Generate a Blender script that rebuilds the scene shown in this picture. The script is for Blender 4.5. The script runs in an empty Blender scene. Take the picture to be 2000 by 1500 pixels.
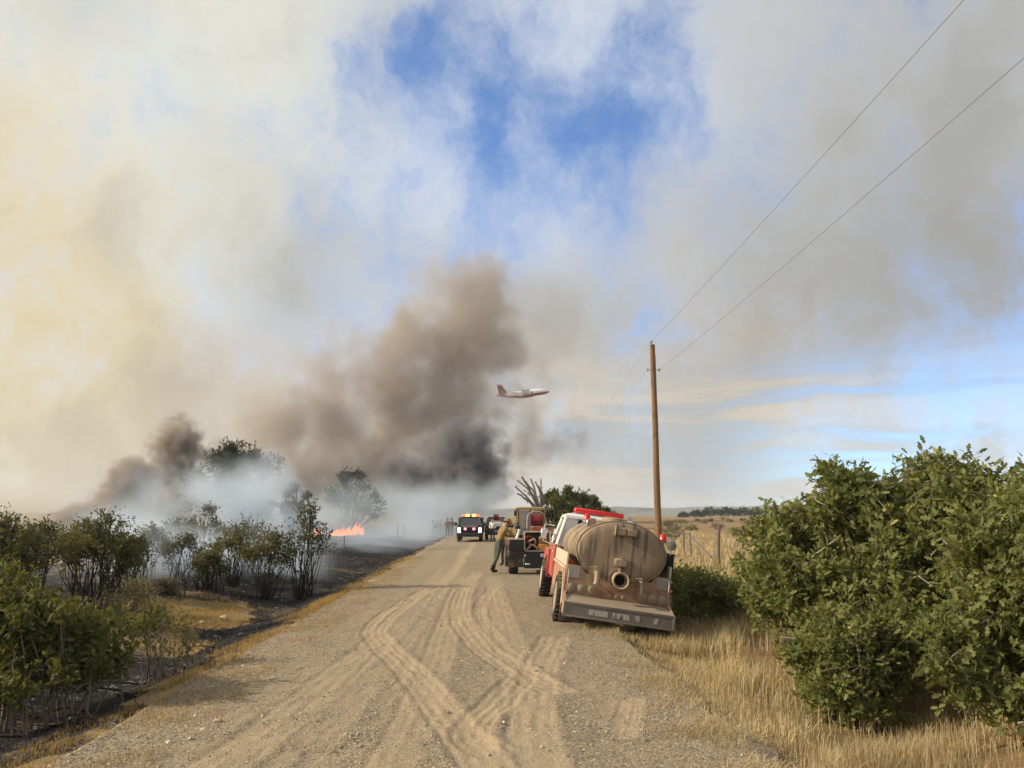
import bpy, bmesh, math, random
import numpy as np
from mathutils import Vector, Matrix, Euler, Quaternion

R = math.radians
random.seed(7)
rng = np.random.default_rng(11)
scene = bpy.context.scene
COL = scene.collection

# ------------------------------------------------------------------ camera
PITCH = R(9.76)
CAM_Z = 2.0
cam_d = bpy.data.cameras.new('camera')
cam = bpy.data.objects.new('camera', cam_d)
COL.objects.link(cam)
cam.location = (0, 0, CAM_Z)
cam.rotation_euler = (R(90) + PITCH, 0, 0)
cam_d.sensor_width = 36
cam_d.lens = 27
cam_d.clip_start = 0.1
cam_d.clip_end = 20000
scene.camera = cam

SUN_AZ, SUN_EL = R(-97), R(28)
sun_dir = Vector((math.sin(SUN_AZ) * math.cos(SUN_EL), math.cos(SUN_AZ) * math.cos(SUN_EL), math.sin(SUN_EL)))

# ------------------------------------------------------------------ node helpers
class NT:
    def __init__(s, tree):
        s.t = tree
        s.n = tree.nodes
        s.n.clear()

    def node(s, typ, **kw):
        nd = s.n.new(typ)
        for k, v in kw.items():
            setattr(nd, k, v)
        return nd

    def put(s, sock, v):
        if v is None:
            return
        if isinstance(v, bpy.types.NodeSocket):
            s.t.links.new(v, sock)
        else:
            if isinstance(v, (tuple, list)) and sock.type == 'RGBA' and len(v) == 3:
                v = (*v, 1)
            sock.default_value = v

    def m(s, op, a, b=None, c=None, clamp=False):
        nd = s.node('ShaderNodeMath', operation=op, use_clamp=clamp)
        for i, v in enumerate((a, b, c)):
            s.put(nd.inputs[i], v)
        return nd.outputs[0]

    def v(s, op, a, b=None, sc=None):
        nd = s.node('ShaderNodeVectorMath', operation=op)
        s.put(nd.inputs[0], a)
        s.put(nd.inputs[1], b)
        if sc is not None:
            s.put(nd.inputs['Scale'], sc)
        return nd.outputs['Value'] if op in ('LENGTH', 'DISTANCE', 'DOT_PRODUCT') else nd.outputs[0]

    def noise(s, vec, scale=5, detail=4, rough=0.55, dist=0.0, col=False):
        nd = s.node('ShaderNodeTexNoise')
        s.put(nd.inputs['Vector'], vec)
        s.put(nd.inputs['Scale'], scale)
        s.put(nd.inputs['Detail'], detail)
        s.put(nd.inputs['Roughness'], rough)
        s.put(nd.inputs['Distortion'], dist)
        return nd.outputs['Color' if col else 'Fac']

    def voro(s, vec, scale=5, feature='F1', out='Distance', rand=1.0):
        nd = s.node('ShaderNodeTexVoronoi', feature=feature)
        s.put(nd.inputs['Vector'], vec)
        s.put(nd.inputs['Scale'], scale)
        s.put(nd.inputs['Randomness'], rand)
        return nd.outputs[out]

    def step(s, x, lo, hi, a=0.0, b=1.0, smooth=True):
        nd = s.node('ShaderNodeMapRange')
        nd.interpolation_type = 'SMOOTHSTEP' if smooth else 'LINEAR'
        nd.clamp = True
        s.put(nd.inputs[0], x)
        for i, v in enumerate((lo, hi, a, b)):
            s.put(nd.inputs[1 + i], v)
        return nd.outputs[0]

    def mix(s, f, a, b, blend='MIX'):
        nd = s.node('ShaderNodeMix', data_type='RGBA', blend_type=blend)
        s.put(nd.inputs['Factor'], f)
        s.put(nd.inputs[6], a)
        s.put(nd.inputs[7], b)
        return nd.outputs[2]

    def attr(s, name, out='Fac'):
        return s.node('ShaderNodeAttribute', attribute_name=name).outputs[out]

    def xyz(s, vec):
        nd = s.node('ShaderNodeSeparateXYZ')
        s.put(nd.inputs[0], vec)
        return nd.outputs

    def comb(s, x, y, z):
        nd = s.node('ShaderNodeCombineXYZ')
        for i, q in enumerate((x, y, z)):
            s.put(nd.inputs[i], q)
        return nd.outputs[0]

    def bump(s, h, strength=0.5, dist=0.02):
        nd = s.node('ShaderNodeBump')
        s.put(nd.inputs['Height'], h)
        s.put(nd.inputs['Strength'], strength)
        s.put(nd.inputs['Distance'], dist)
        return nd.outputs[0]

# ------------------------------------------------------------------ world: blue sky seen through a high pall of smoke
def sky_dir(px, py):
    """Direction of a place in the sky (given by where the photograph shows it)."""
    cx, cy = (px - 1000) / 1500, (750 - py) / 1500
    d = Vector((cx, math.cos(PITCH) - cy * math.sin(PITCH), math.sin(PITCH) + cy * math.cos(PITCH)))
    return d.normalized()

world = bpy.data.worlds.new('World')
scene.world = world
world.use_nodes = True
W = NT(world.node_tree)
D = W.node('ShaderNodeTexCoord').outputs['Generated']
sky = W.node('ShaderNodeTexSky', sky_type='NISHITA', sun_disc=False)
sky.sun_elevation = SUN_EL
sky.sun_rotation = SUN_AZ
sky.altitude = 2000
sky.air_density = 1.0
sky.dust_density = 0.4
SKY_STRENGTH = 0.1
blue = W.mix(1.0, sky.outputs[0], (1.22, 1.68, 2.2), 'MULTIPLY')
w1 = W.v('SUBTRACT', W.noise(D, 2.6, 3, 0.5, col=True), (0.5, 0.5, 0.5))
w2 = W.v('SUBTRACT', W.noise(D, 8.0, 4, 0.6, col=True), (0.5, 0.5, 0.5))
Dw = W.v('ADD', W.v('ADD', D, W.v('SCALE', w1, sc=0.20)), W.v('SCALE', w2, sc=0.11))

Dn = W.v('ADD', W.v('ADD', D, W.v('SCALE', w1, sc=0.10)), W.v('SCALE', w2, sc=0.07))

def spot(px, py, rad, vec=None, pw=1.0):
    """1 at a place in the sky falling to 0 at `rad` (radians)."""
    d = W.v('DISTANCE', vec or Dw, tuple(sky_dir(px, py)))
    return W.step(d, 0.0, rad, pw, 0.0)

def total(lst):
    a = lst[0]
    for b in lst[1:]:
        a = W.m('ADD', a, b)
    return a

fine = W.noise(Dw, 6.5, 5, 0.60)
big = W.noise(D, 2.1, 3, 0.5)
dz = W.xyz(D)[2]
dx = W.xyz(D)[0]
# openings in the pall
gap = total([spot(1165, 255, 0.10, pw=0.40), spot(1225, 320, 0.10, pw=0.36), spot(1120, 330, 0.08, pw=0.32), spot(1190, 300, 0.24, pw=0.42), spot(950, 150, 0.11, pw=0.32), spot(930, 60, 0.11, pw=0.32), spot(970, 150, 0.27, vec=Dn, pw=0.42), spot(800, 60, 0.08, vec=Dn, pw=0.35),
             spot(790, 90, 0.20, vec=Dn, pw=0.25), spot(850, 340, 0.22, vec=Dn, pw=0.42), spot(1380, 260, 0.22, vec=Dn, pw=0.32), spot(1080, 400, 0.18, vec=Dn, pw=0.25),
             spot(160, 0, 0.10, pw=0.6), spot(2060, 640, 0.24, pw=0.95), spot(1960, 800, 0.16, pw=0.45), spot(1290, 60, 0.18, pw=0.22)])
mid = W.noise(W.v('MULTIPLY', W.v('ADD', D, W.v('SCALE', w2, sc=0.10)), (1.0, 1.0, 0.62)), 8.5, 6, 0.66)
gap = W.m('ADD', gap, W.m('ADD', W.m('MULTIPLY', W.m('SUBTRACT', fine, 0.5), 1.0), W.m('MULTIPLY', W.m('SUBTRACT', mid, 0.5), 3.2)))
blue_amt = W.m('MULTIPLY', W.step(gap, -0.15, 1.65), 0.97)
# colour of the pall: cream towards the sun, grey away from it
toward = W.v('DOT_PRODUCT', Dw, tuple(Vector((math.sin(R(-62)), math.cos(R(-62)), 0.18)).normalized()))
s_grey = W.mix(W.step(big, 0.36, 0.64), (0.52, 0.525, 0.53), (0.69, 0.70, 0.695))
s_grey = W.mix(W.step(dx, 0.05, 0.50), s_grey, (0.475, 0.475, 0.475))
s_warm = W.mix(W.step(W.noise(Dw, 2.4, 3, 0.5), 0.35, 0.62), (0.80, 0.755, 0.60), (0.735, 0.745, 0.68))
smoke = W.mix(W.step(toward, 0.42, 0.86), s_grey, s_warm)
# yellow-brown veil low on the sunward side
lowveil = W.m('ADD', spot(-150, 620, 0.44, pw=1.0), spot(140, 830, 0.26, pw=0.75))
smoke = W.mix(W.step(lowveil, 0.10, 0.90, 0, 0.85), smoke, (0.75, 0.63, 0.40))
tan = total([spot(420, 690, 0.22, pw=0.5), spot(640, 820, 0.22, pw=0.5), spot(470, 330, 0.17, pw=0.45), spot(1480, 790, 0.20, pw=0.7),
             spot(1230, 840, 0.18, pw=0.55), spot(1160, 960, 0.15, pw=0.5), spot(1420, 650, 0.22, pw=0.35), spot(250, 1000, 0.25, pw=0.5),
             spot(900, 510, 0.20, pw=0.6), spot(1090, 720, 0.16, pw=0.6), spot(1060, 880, 0.15, pw=0.5), spot(620, 740, 0.20, pw=0.5)])
smoke = W.mix(W.step(tan, 0.05, 1.0, 0, 0.85), smoke, (0.60, 0.51, 0.385))
dark = total([spot(1500, 620, 0.25, pw=0.75), spot(620, 470, 0.17, pw=0.7), spot(700, 560, 0.14, pw=0.5), spot(1780, 260, 0.34, pw=0.6),
              spot(260, 440, 0.10, pw=0.55), spot(900, 480, 0.14, pw=0.5), spot(1120, 620, 0.18, pw=0.55), spot(920, 540, 0.15, pw=0.5), spot(1900, 560, 0.2, pw=0.5)])
dark = W.m('ADD', dark, W.m('MULTIPLY', W.m('SUBTRACT', fine, 0.5), 0.9))
smoke = W.mix(W.step(dark, 0.05, 1.1, 0, 0.6), smoke, (0.34, 0.335, 0.325))
smoke = W.mix(1.0, smoke, W.mix(fine, (0.84, 0.84, 0.85), (1.15, 1.15, 1.13)), 'MULTIPLY')
smoke = W.mix(1.0, smoke, W.mix(W.step(mid, 0.28, 0.72), (0.86, 0.86, 0.865), (1.10, 1.10, 1.095)), 'MULTIPLY')
pale = total([spot(860, 350, 0.20, pw=0.9), spot(1310, 190, 0.22, pw=0.7), spot(1060, 90, 0.25, pw=0.6), spot(1050, 430, 0.16, pw=0.5), spot(700, 620, 0.14, pw=0.5), spot(480, 600, 0.14, pw=0.4), spot(250, 90, 0.2, pw=.4)])
smoke = W.mix(W.step(pale, 0.05, 1.0, 0, 0.8), smoke, (0.62, 0.70, 0.84))
# layered cloud low over the far side, away from the fire
flat = W.v('MULTIPLY', W.v('ADD', D, W.v('SCALE', w1, sc=0.05)), (1.0, 1.0, 9.0))
bands = W.noise(flat, 3.0, 5, 0.56)
lowband = W.m('MULTIPLY', W.step(dz, 0.23, 0.12), W.step(dx, -0.02, 0.10))
smoke = W.mix(W.m('MULTIPLY', lowband, W.step(bands, 0.60, 0.40, 0, 0.75)), smoke, (0.40, 0.465, 0.52))
smoke = W.mix(W.m('MULTIPLY', W.m('MULTIPLY', lowband, W.step(bands, 0.43, 0.62, 0, 0.8)), W.step(dx, 0.0, 0.5, 0.6, 1.0)), smoke, W.mix(W.step(dx, 0.25, 0.5), (0.68, 0.62, 0.53), (0.70, 0.71, 0.72)))
blue_amt = W.m('MAXIMUM', blue_amt, W.m('MULTIPLY', W.m('MULTIPLY', lowband, W.step(dx, 0.22, 0.42)), W.step(bands, 0.58, 0.42, 0, 0.75)))
sm = W.v('SCALE', smoke, sc=1.0 / SKY_STRENGTH)
out = W.mix(blue_amt, sm, blue)
bg = W.node('ShaderNodeBackground')
W.put(bg.inputs[0], out)
bg.inputs[1].default_value = SKY_STRENGTH
W.put(W.node('ShaderNodeOutputWorld').inputs[0], bg.outputs[0])
world.cycles.sampling_method = 'MANUAL'
world.cycles.sample_map_resolution = 512

# ------------------------------------------------------------------ sun
sl = bpy.data.lights.new('sun', 'SUN')
sl.energy = 5.0
sl.angle = R(0.6)
sl.color = (1.0, 0.85, 0.64)
sun = bpy.data.objects.new('sun', sl)
COL.objects.link(sun)
sun.rotation_euler = sun_dir.to_track_quat('Z', 'Y').to_euler()
sun.location = (-30, 10, 30)

# ------------------------------------------------------------------ exposure and renderer
scene.view_settings.view_transform = 'Standard'
scene.view_settings.look = 'None'
scene.view_settings.exposure = 0.1
scene.view_settings.gamma = 1.0
scene.view_settings.use_curve_mapping = False
scene.cycles.use_denoising = True
scene.cycles.denoiser = 'OPENIMAGEDENOISE'
scene.cycles.max_bounces = 6
scene.cycles.diffuse_bounces = 2
scene.cycles.glossy_bounces = 2
scene.cycles.transmission_bounces = 4
scene.cycles.transparent_max_bounces = 8
scene.cycles.volume_bounces = 2
scene.cycles.volume_step_rate = 1.0
scene.cycles.volume_max_steps = 512
scene.cycles.sample_clamp_indirect = 4.0

# ------------------------------------------------------------------ mesh helpers
class MB:
    """Collects shapes; build() links them as one mesh object."""
    def __init__(s):
        s.v, s.f, s.k, s.n = [], [], [], 0

    def add(s, vs, fs, k=0):
        s.v.extend([tuple(p) for p in vs])
        for f in fs:
            s.f.append(tuple(i + s.n for i in f))
            s.k.append(k)
        s.n += len(vs)
        return s

    def hexa(s, p, k=0):
        return s.add(p, [(0, 3, 2, 1), (4, 5, 6, 7), (0, 1, 5, 4), (1, 2, 6, 5), (2, 3, 7, 6), (3, 0, 4, 7)], k)

    def box(s, x0, x1, y0, y1, z0, z1, b=0.0, k=0):
        if b <= 0:
            return s.hexa([(x0, y0, z0), (x1, y0, z0), (x1, y1, z0), (x0, y1, z0), (x0, y0, z1), (x1, y0, z1), (x1, y1, z1), (x0, y1, z1)], k)
        pts = []
        for x, sx in ((x0, 1), (x1, -1)):
            for y, sy in ((y0, 1), (y1, -1)):
                for z, sz in ((z0, 1), (z1, -1)):
                    pts += [(x + sx * b, y + sy * b, z), (x + sx * b, y, z + sz * b), (x, y + sy * b, z + sz * b)]
        return s.hull(pts, k)

    def hull(s, pts, k=0):
        bm = bmesh.new()
        for p in pts:
            bm.verts.new(p)
        bmesh.ops.convex_hull(bm, input=bm.verts)
        bm.verts.index_update()
        used = [v for v in bm.verts if v.link_faces]
        ix = {v: i for i, v in enumerate(used)}
        s.add([v.co[:] for v in used], [[ix[v] for v in f.verts] for f in bm.faces], k)
        bm.free()
        return s

    def tube(s, pts, rad, n=8, caps=True, k=0):
        pts = [Vector(p) for p in pts]
        if not hasattr(rad, '__len__'):
            rad = [rad] * len(pts)
        vs, fs = [], []
        ref = None
        for i, p in enumerate(pts):
            a = pts[max(0, i - 1)]
            b = pts[min(len(pts) - 1, i + 1)]
            t = (b - a).normalized()
            if ref is None:
                ref = Vector((0, 0, 1)) if abs(t.z) < 0.9 else Vector((1, 0, 0))
            u = (ref - t * ref.dot(t)).normalized()
            ref = u
            w = t.cross(u)
            for j in range(n):
                an = 2 * math.pi * j / n
                vs.append(p + (u * math.cos(an) + w * math.sin(an)) * rad[i])
        for i in range(len(pts) - 1):
            for j in range(n):
                q = (j + 1) % n
                fs.append((i * n + j, i * n + q, (i + 1) * n + q, (i + 1) * n + j))
        if caps:
            fs.append(tuple(range(n - 1, -1, -1)))
            fs.append(tuple((len(pts) - 1) * n + j for j in range(n)))
        return s.add(vs, fs, k)

    def cyl(s, a, b, r, r2=None, n=12, k=0):
        return s.tube([a, b], [r, r if r2 is None else r2], n, True, k)

    def lathe(s, prof, axis='x', c=(0, 0, 0), n=20, k=0):
        """prof: (along, radius) pairs turned about an axis through c."""
        vs, fs = [], []
        for a, r in prof:
            for j in range(n):
                t = 2 * math.pi * j / n
                p, q = r * math.cos(t), r * math.sin(t)
                w = {'x': (a, p, q), 'y': (p, a, -q), 'z': (p, q, a)}[axis]
                vs.append((w[0] + c[0], w[1] + c[1], w[2] + c[2]))
        for i in range(len(prof) - 1):
            for j in range(n):
                q = (j + 1) % n
                fs.append((i * n + j, i * n + q, (i + 1) * n + q, (i + 1) * n + j))
        fs.append(tuple(range(n - 1, -1, -1)))
        fs.append(tuple((len(prof) - 1) * n + j for j in range(n)))
        return s.add(vs, fs, k)

    def ell(s, c, r, nu=14, nv=8, k=0):
        if not hasattr(r, '__len__'):
            r = (r, r, r)
        vs, fs = [(c[0], c[1], c[2] - r[2])], []
        for i in range(1, nv):
            ph = -math.pi / 2 + math.pi * i / nv
            for j in range(nu):
                t = 2 * math.pi * j / nu
                vs.append((c[0] + r[0] * math.cos(ph) * math.cos(t), c[1] + r[1] * math.cos(ph) * math.sin(t), c[2] + r[2] * math.sin(ph)))
        vs.append((c[0], c[1], c[2] + r[2]))
        for j in range(nu):
            q = (j + 1) % nu
            fs.append((0, 1 + q, 1 + j))
            for i in range(nv - 2):
                fs.append((1 + i * nu + j, 1 + i * nu + q, 1 + (i + 1) * nu + q, 1 + (i + 1) * nu + j))
            fs.append((len(vs) - 1, 1 + (nv - 2) * nu + j, 1 + (nv - 2) * nu + q))
        return s.add(vs, fs, k)

    def prism(s, poly, axis, a, b, k=0):
        """A polygon in the plane across `axis`, thick from a to b. x: (y,z); y: (x,z); z: (x,y)."""
        n = len(poly)
        def P(p, t):
            return {'x': (t, p[0], p[1]), 'y': (p[0], t, p[1]), 'z': (p[0], p[1], t)}[axis]
        vs = [P(p, a) for p in poly] + [P(p, b) for p in poly]
        fs = [tuple(range(n - 1, -1, -1)), tuple(range(n, 2 * n))] + [(i, (i + 1) % n, n + (i + 1) % n, n + i) for i in range(n)]
        return s.add(vs, fs, k)

    def build(s, name, mats, parent=None, smooth=True, ang=38):
        me = bpy.data.meshes.new(name)
        me.from_pydata(s.v, [], s.f)
        if not isinstance(mats, (list, tuple)):
            mats = [mats]
        for m in mats:
            me.materials.append(m)
        if any(s.k):
            me.polygons.foreach_set('material_index', s.k)
        bm = bmesh.new()
        bm.from_mesh(me)
        bmesh.ops.recalc_face_normals(bm, faces=bm.faces)
        bm.to_mesh(me)
        bm.free()
        if smooth:
            me.polygons.foreach_set('use_smooth', [True] * len(me.polygons))
            me.set_sharp_from_angle(angle=R(ang))
        o = bpy.data.objects.new(name, me)
        COL.objects.link(o)
        if parent is not None:
            o.parent = parent
        return o

def raw_mesh(name, verts, faces_n, loops, mats, parent=None, smooth=False, attrs=None):
    """Fast mesh from numpy: verts (N,3); loops = flat index list of faces that all have faces_n corners."""
    me = bpy.data.meshes.new(name)
    verts = np.ascontiguousarray(verts, dtype=np.float32)
    loops = np.ascontiguousarray(loops, dtype=np.int32).ravel()
    nf = len(loops) // faces_n
    me.vertices.add(len(verts))
    me.vertices.foreach_set('co', verts.ravel())
    me.loops.add(len(loops))
    me.loops.foreach_set('vertex_index', loops)
    me.polygons.add(nf)
    me.polygons.foreach_set('loop_start', np.arange(0, nf * faces_n, faces_n, dtype=np.int32))
    me.polygons.foreach_set('use_smooth', np.full(nf, smooth))
    for k, a in (attrs or {}).items():
        at = me.attributes.new(k, 'FLOAT', 'POINT')
        at.data.foreach_set('value', np.ascontiguousarray(a, dtype=np.float32))
    me.update(calc_edges=True)
    me.validate()
    for m in (mats if isinstance(mats, (list, tuple)) else [mats]):
        me.materials.append(m)
    o = bpy.data.objects.new(name, me)
    COL.objects.link(o)
    if parent is not None:
        o.parent = parent
    return o

def tag(o, label=None, cat=None, group=None, kind=None):
    for k, v in (('label', label), ('category', cat), ('group', group), ('kind', kind)):
        if v:
            o[k] = v
    return o

def empty(name, loc=(0, 0, 0), rot=(0, 0, 0), label=None, cat=None, group=None):
    o = bpy.data.objects.new(name, None)
    COL.objects.link(o)
    o.empty_display_size = 0.2
    o.location = loc
    o.rotation_euler = rot
    return tag(o, label, cat, group)

def copy_tree(o, parent=None):
    c = o.copy()
    COL.objects.link(c)
    c.parent = parent
    for ch in list(o.children):
        copy_tree(ch, c)
    return c

# ------------------------------------------------------------------ materials
def new_mat(name):
    m = bpy.data.materials.new(name)
    m.use_nodes = True
    t = NT(m.node_tree)
    return m, t

def finish(t, color, rough=0.8, metal=0.0, normal=None, spec=0.3, **kw):
    p = t.node('ShaderNodeBsdfPrincipled')
    t.put(p.inputs['Base Color'], color)
    t.put(p.inputs['Roughness'], rough)
    t.put(p.inputs['Metallic'], metal)
    t.put(p.inputs['Specular IOR Level'], spec)
    if normal is not None:
        t.put(p.inputs['Normal'], normal)
    for k, v in kw.items():
        t.put(p.inputs[k.replace('_', ' ')], v)
    o = t.node('ShaderNodeOutputMaterial')
    t.put(o.inputs[0], p.outputs[0])
    return p

DUST = (0.36, 0.262, 0.165)

def paint(name, col, rough=0.45, metal=0.0, dust=0.35, var=0.12, scale=3.0, spec=0.4, bump=0.0):
    """Painted or bare surface with grime, dust lying on it and slight unevenness."""
    m, t = new_mat(name)
    P = t.node('ShaderNodeTexCoord').outputs['Object']
    n1 = t.noise(P, scale, 5, 0.6)
    n2 = t.noise(P, scale * 9, 3, 0.6)
    c = t.mix(n1, tuple(x * (1 - var) for x in col), tuple(min(1, x * (1 + var)) for x in col))
    up = t.xyz(t.node('ShaderNodeNewGeometry').outputs['Normal'])[2]
    am = t.m('ADD', t.m('MULTIPLY', t.step(up, -0.1, 0.9), 0.35), t.m('ADD', t.m('MULTIPLY', n1, 0.75), t.m('MULTIPLY', n2, 0.35)))
    am = t.step(am, 0.95 - dust * 0.9, 1.35 - dust * 0.9)
    am = t.m('MULTIPLY', am, min(1.0, 0.35 + dust))
    c = t.mix(am, c, DUST)
    rr = t.m('ADD', t.m('MULTIPLY', am, 0.9 - rough), rough)
    finish(t, c, rr, metal if not metal else t.m('MULTIPLY', t.m('SUBTRACT', 1.0, am), metal), t.bump(n2, bump, 0.01) if bump else None, spec)
    return m

def plain(name, col, rough=0.8, var=0.2, scale=4.0, metal=0.0, spec=0.3, bump=0.0):
    m, t = new_mat(name)
    P = t.node('ShaderNodeTexCoord').outputs['Object']
    n = t.noise(P, scale, 5, 0.6)
    c = t.mix(n, tuple(x * (1 - var) for x in col), tuple(min(1, x * (1 + var)) for x in col))
    finish(t, c, rough, metal, t.bump(n, bump, 0.01) if bump else None, spec)
    return m

def glow(name, col, strength):
    m, t = new_mat(name)
    e = t.node('ShaderNodeEmission')
    t.put(e.inputs[0], col)
    e.inputs[1].default_value = strength
    t.put(t.node('ShaderNodeOutputMaterial').inputs[0], e.outputs[0])
    return m
# ------------------------------------------------------------------ ground and road
def road_x(y):
    return -0.83 - 0.037 * (np.asarray(y, float) - 6.6)

HALF = 2.95
_rw = np.random.default_rng(3)
_waves = [(_rw.uniform(0, 6.28), _rw.normal(size=2), _rw.uniform(0, 6.28)) for _ in range(24)]

def vnoise(x, y, scale):
    """Cheap smooth noise, about -1..1."""
    s = 0
    for i, (a, d, ph) in enumerate(_waves):
        s = s + np.sin((x * d[0] + y * d[1]) * scale * (0.6 + 0.09 * i) + ph)
    return s / 5.0

def ground_z(x, y):
    x = np.asarray(x, float)
    y = np.asarray(y, float)
    u = x - road_x(y)
    z = np.zeros(np.broadcast(x, y).shape)
    r = np.maximum(u - HALF + 0.5, 0)           # right verge falls into a shallow ditch, then climbs the bank
    z = z - 0.42 * np.clip(r / 2.0, 0, 1) ** 1.2 + 0.55 * np.clip((r - 2.2) / 4.0, 0, 1) ** 1.5
    l = np.maximum(-u - HALF - 0.1, 0)          # left verge
    z = z - 0.30 * np.clip(l / 1.3, 0, 1) + 0.42 * np.clip((l - 1.4) / 3.0, 0, 1)
    off = np.clip((np.abs(u) - HALF) / 2.0, 0, 1)
    z = z + off * (0.05 * vnoise(x, y, 1.2) + 0.025 * vnoise(x + 9, y, 3.7)) * np.clip(60 / (np.abs(y) + 20), 0, 1)
    z = z + np.clip((np.abs(u) - 12) / 60, 0, 1) * 0.35 * vnoise(x, y, 0.03)
    z = z + 1.3 * np.clip((u - 10) / 120, 0, 1) * np.clip((y - 20) / 200, 0, 1)
    road = np.abs(u) < HALF + 0.1
    return np.where(road, -0.10, z) if z.ndim else (-0.10 if road else float(z))

def road_z(x, y):
    u = np.asarray(x, float) - road_x(y)
    return 0.02 + 0.05 * (1 - (u / HALF) ** 2)

def soil_z(x, y):
    """Height of whatever surface one stands on."""
    u = x - road_x(y)
    return np.where(np.abs(u) < HALF, road_z(x, y), ground_z(x, y))

def spaced(lo, hi, near_lo, near_hi, d, g=1.12):
    a = list(np.arange(near_lo, near_hi + 1e-6, d))
    s = d
    x = near_hi
    while x < hi:
        s *= g
        x += s
        a.append(x)
    s = d
    x = near_lo
    while x > lo:
        s *= g
        x -= s
        a.insert(0, x)
    return np.array(a)

def burn_shade_mask(x, y):
    u = x - road_x(y)
    b = np.clip((-u - HALF - 0.15 + 0.25 * vnoise(x, y, 2.1)) / 0.35, 0, 1)  # black roadside strip: burnt ground, with the shrubs' shade put into its colour
    isl = np.clip(1.5 - np.hypot((x + 7.0 + 0.06 * (y - 16)) / 3.3, (y - 16.3) / 4.2) * 1.25 + 0.22 * vnoise(x, y, 1.7), 0, 1)
    isl = isl * np.clip((-u - 4.3 + 0.25 * vnoise(x, y, 1.3)) / 0.6, 0, 1)
    isl2 = np.clip(1.25 - np.hypot((x + 22) / 13, (y - 33) / 9) + 0.2 * vnoise(x, y, 0.8), 0, 1) * 0.8
    far = np.clip((y - 120) / 60, 0, 1)
    return b * (1 - isl) * (1 - far) * (1 - isl2)

xs = spaced(-4200, 4200, -16, 12, 0.25, 1.13)
ys = spaced(-60, 5200, 3, 26, 0.25, 1.11)
X, Y = np.meshgrid(xs, ys)
Z = ground_z(X, Y)
gv = np.stack([X, Y, Z], -1).reshape(-1, 3)
nx, ny = len(xs), len(ys)
ii = (np.arange(ny - 1)[:, None] * nx + np.arange(nx - 1)[None, :])
quads = np.stack([ii, ii + 1, ii + nx + 1, ii + nx], -1).reshape(-1, 4)

m_ground, t = new_mat('ground_soil')
P = t.node('ShaderNodeNewGeometry').outputs['Position']
n1 = t.noise(P, 0.35, 5, 0.6)
n2 = t.noise(P, 2.6, 5, 0.65)
n3 = t.noise(P, 22, 4, 0.7)
burn_shade = t.attr('burn_shade')
soil = t.mix(n2, (0.17, 0.095, 0.055), (0.27, 0.170, 0.095))
straw = t.mix(n3, (0.20, 0.14, 0.072), (0.40, 0.295, 0.150))
dry = t.mix(t.step(n1, 0.36, 0.58), soil, straw)
ash = t.mix(t.step(n3, 0.50, 0.72), (0.022, 0.020, 0.020), (0.085, 0.078, 0.072))
ash = t.mix(t.m('MULTIPLY', t.step(n2, 0.56, 0.66), t.step(n3, 0.40, 0.60)), ash, (0.27, 0.25, 0.235))
ash = t.mix(t.m('MULTIPLY', t.step(n1, 0.54, 0.62), t.step(n3, 0.38, 0.58, 0, 0.8)), ash, (0.20, 0.135, 0.075))
bm_ = t.step(t.m('ADD', burn_shade, t.m('MULTIPLY', t.m('SUBTRACT', n2, 0.5), 0.9)), 0.38, 0.58)
c = t.mix(bm_, dry, ash)
h = t.m('ADD', t.m('MULTIPLY', n2, 0.6), t.m('MULTIPLY', n3, 0.5))
finish(t, c, 0.95, 0, t.bump(h, 0.7, 0.06), 0.1)
ground = raw_mesh('ground', gv, 4, quads, m_ground, smooth=True, attrs={'burn_shade': burn_shade_mask(X, Y).ravel()})
tag(ground, 'dry soil and grassland, black beside the road from burning and painted shrub shade', kind='structure')

# --- gravel road with tyre tracks pressed into it
def track_pts(img):
    """Wheel paths, listed where the photograph shows them on the road."""
    o = []
    for px, py in img:
        cx, cy = (px - 1000) / 1500, (750 - py) / 1500
        d = Vector((cx, math.cos(PITCH) - cy * math.sin(PITCH), math.sin(PITCH) + cy * math.cos(PITCH)))
        k = -(CAM_Z - 0.05) / d.z
        o.append((d.x * k, d.y * k))
    return o

def smooth_path(p, n=60):
    p = [p[0]] + list(p) + [p[-1]]
    o = []
    for i in range(1, len(p) - 2):
        p0, p1, p2, p3 = [np.array(q) for q in p[i - 1:i + 3]]
        for k in range(n):
            s = k / n
            o.append(0.5 * (2 * p1 + (p2 - p0) * s + (2 * p0 - 5 * p1 + 4 * p2 - p3) * s * s + (3 * p1 - p0 - 3 * p2 + p3) * s ** 3))
    o.append(np.array(p[-2]))
    return np.array(o)

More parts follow.
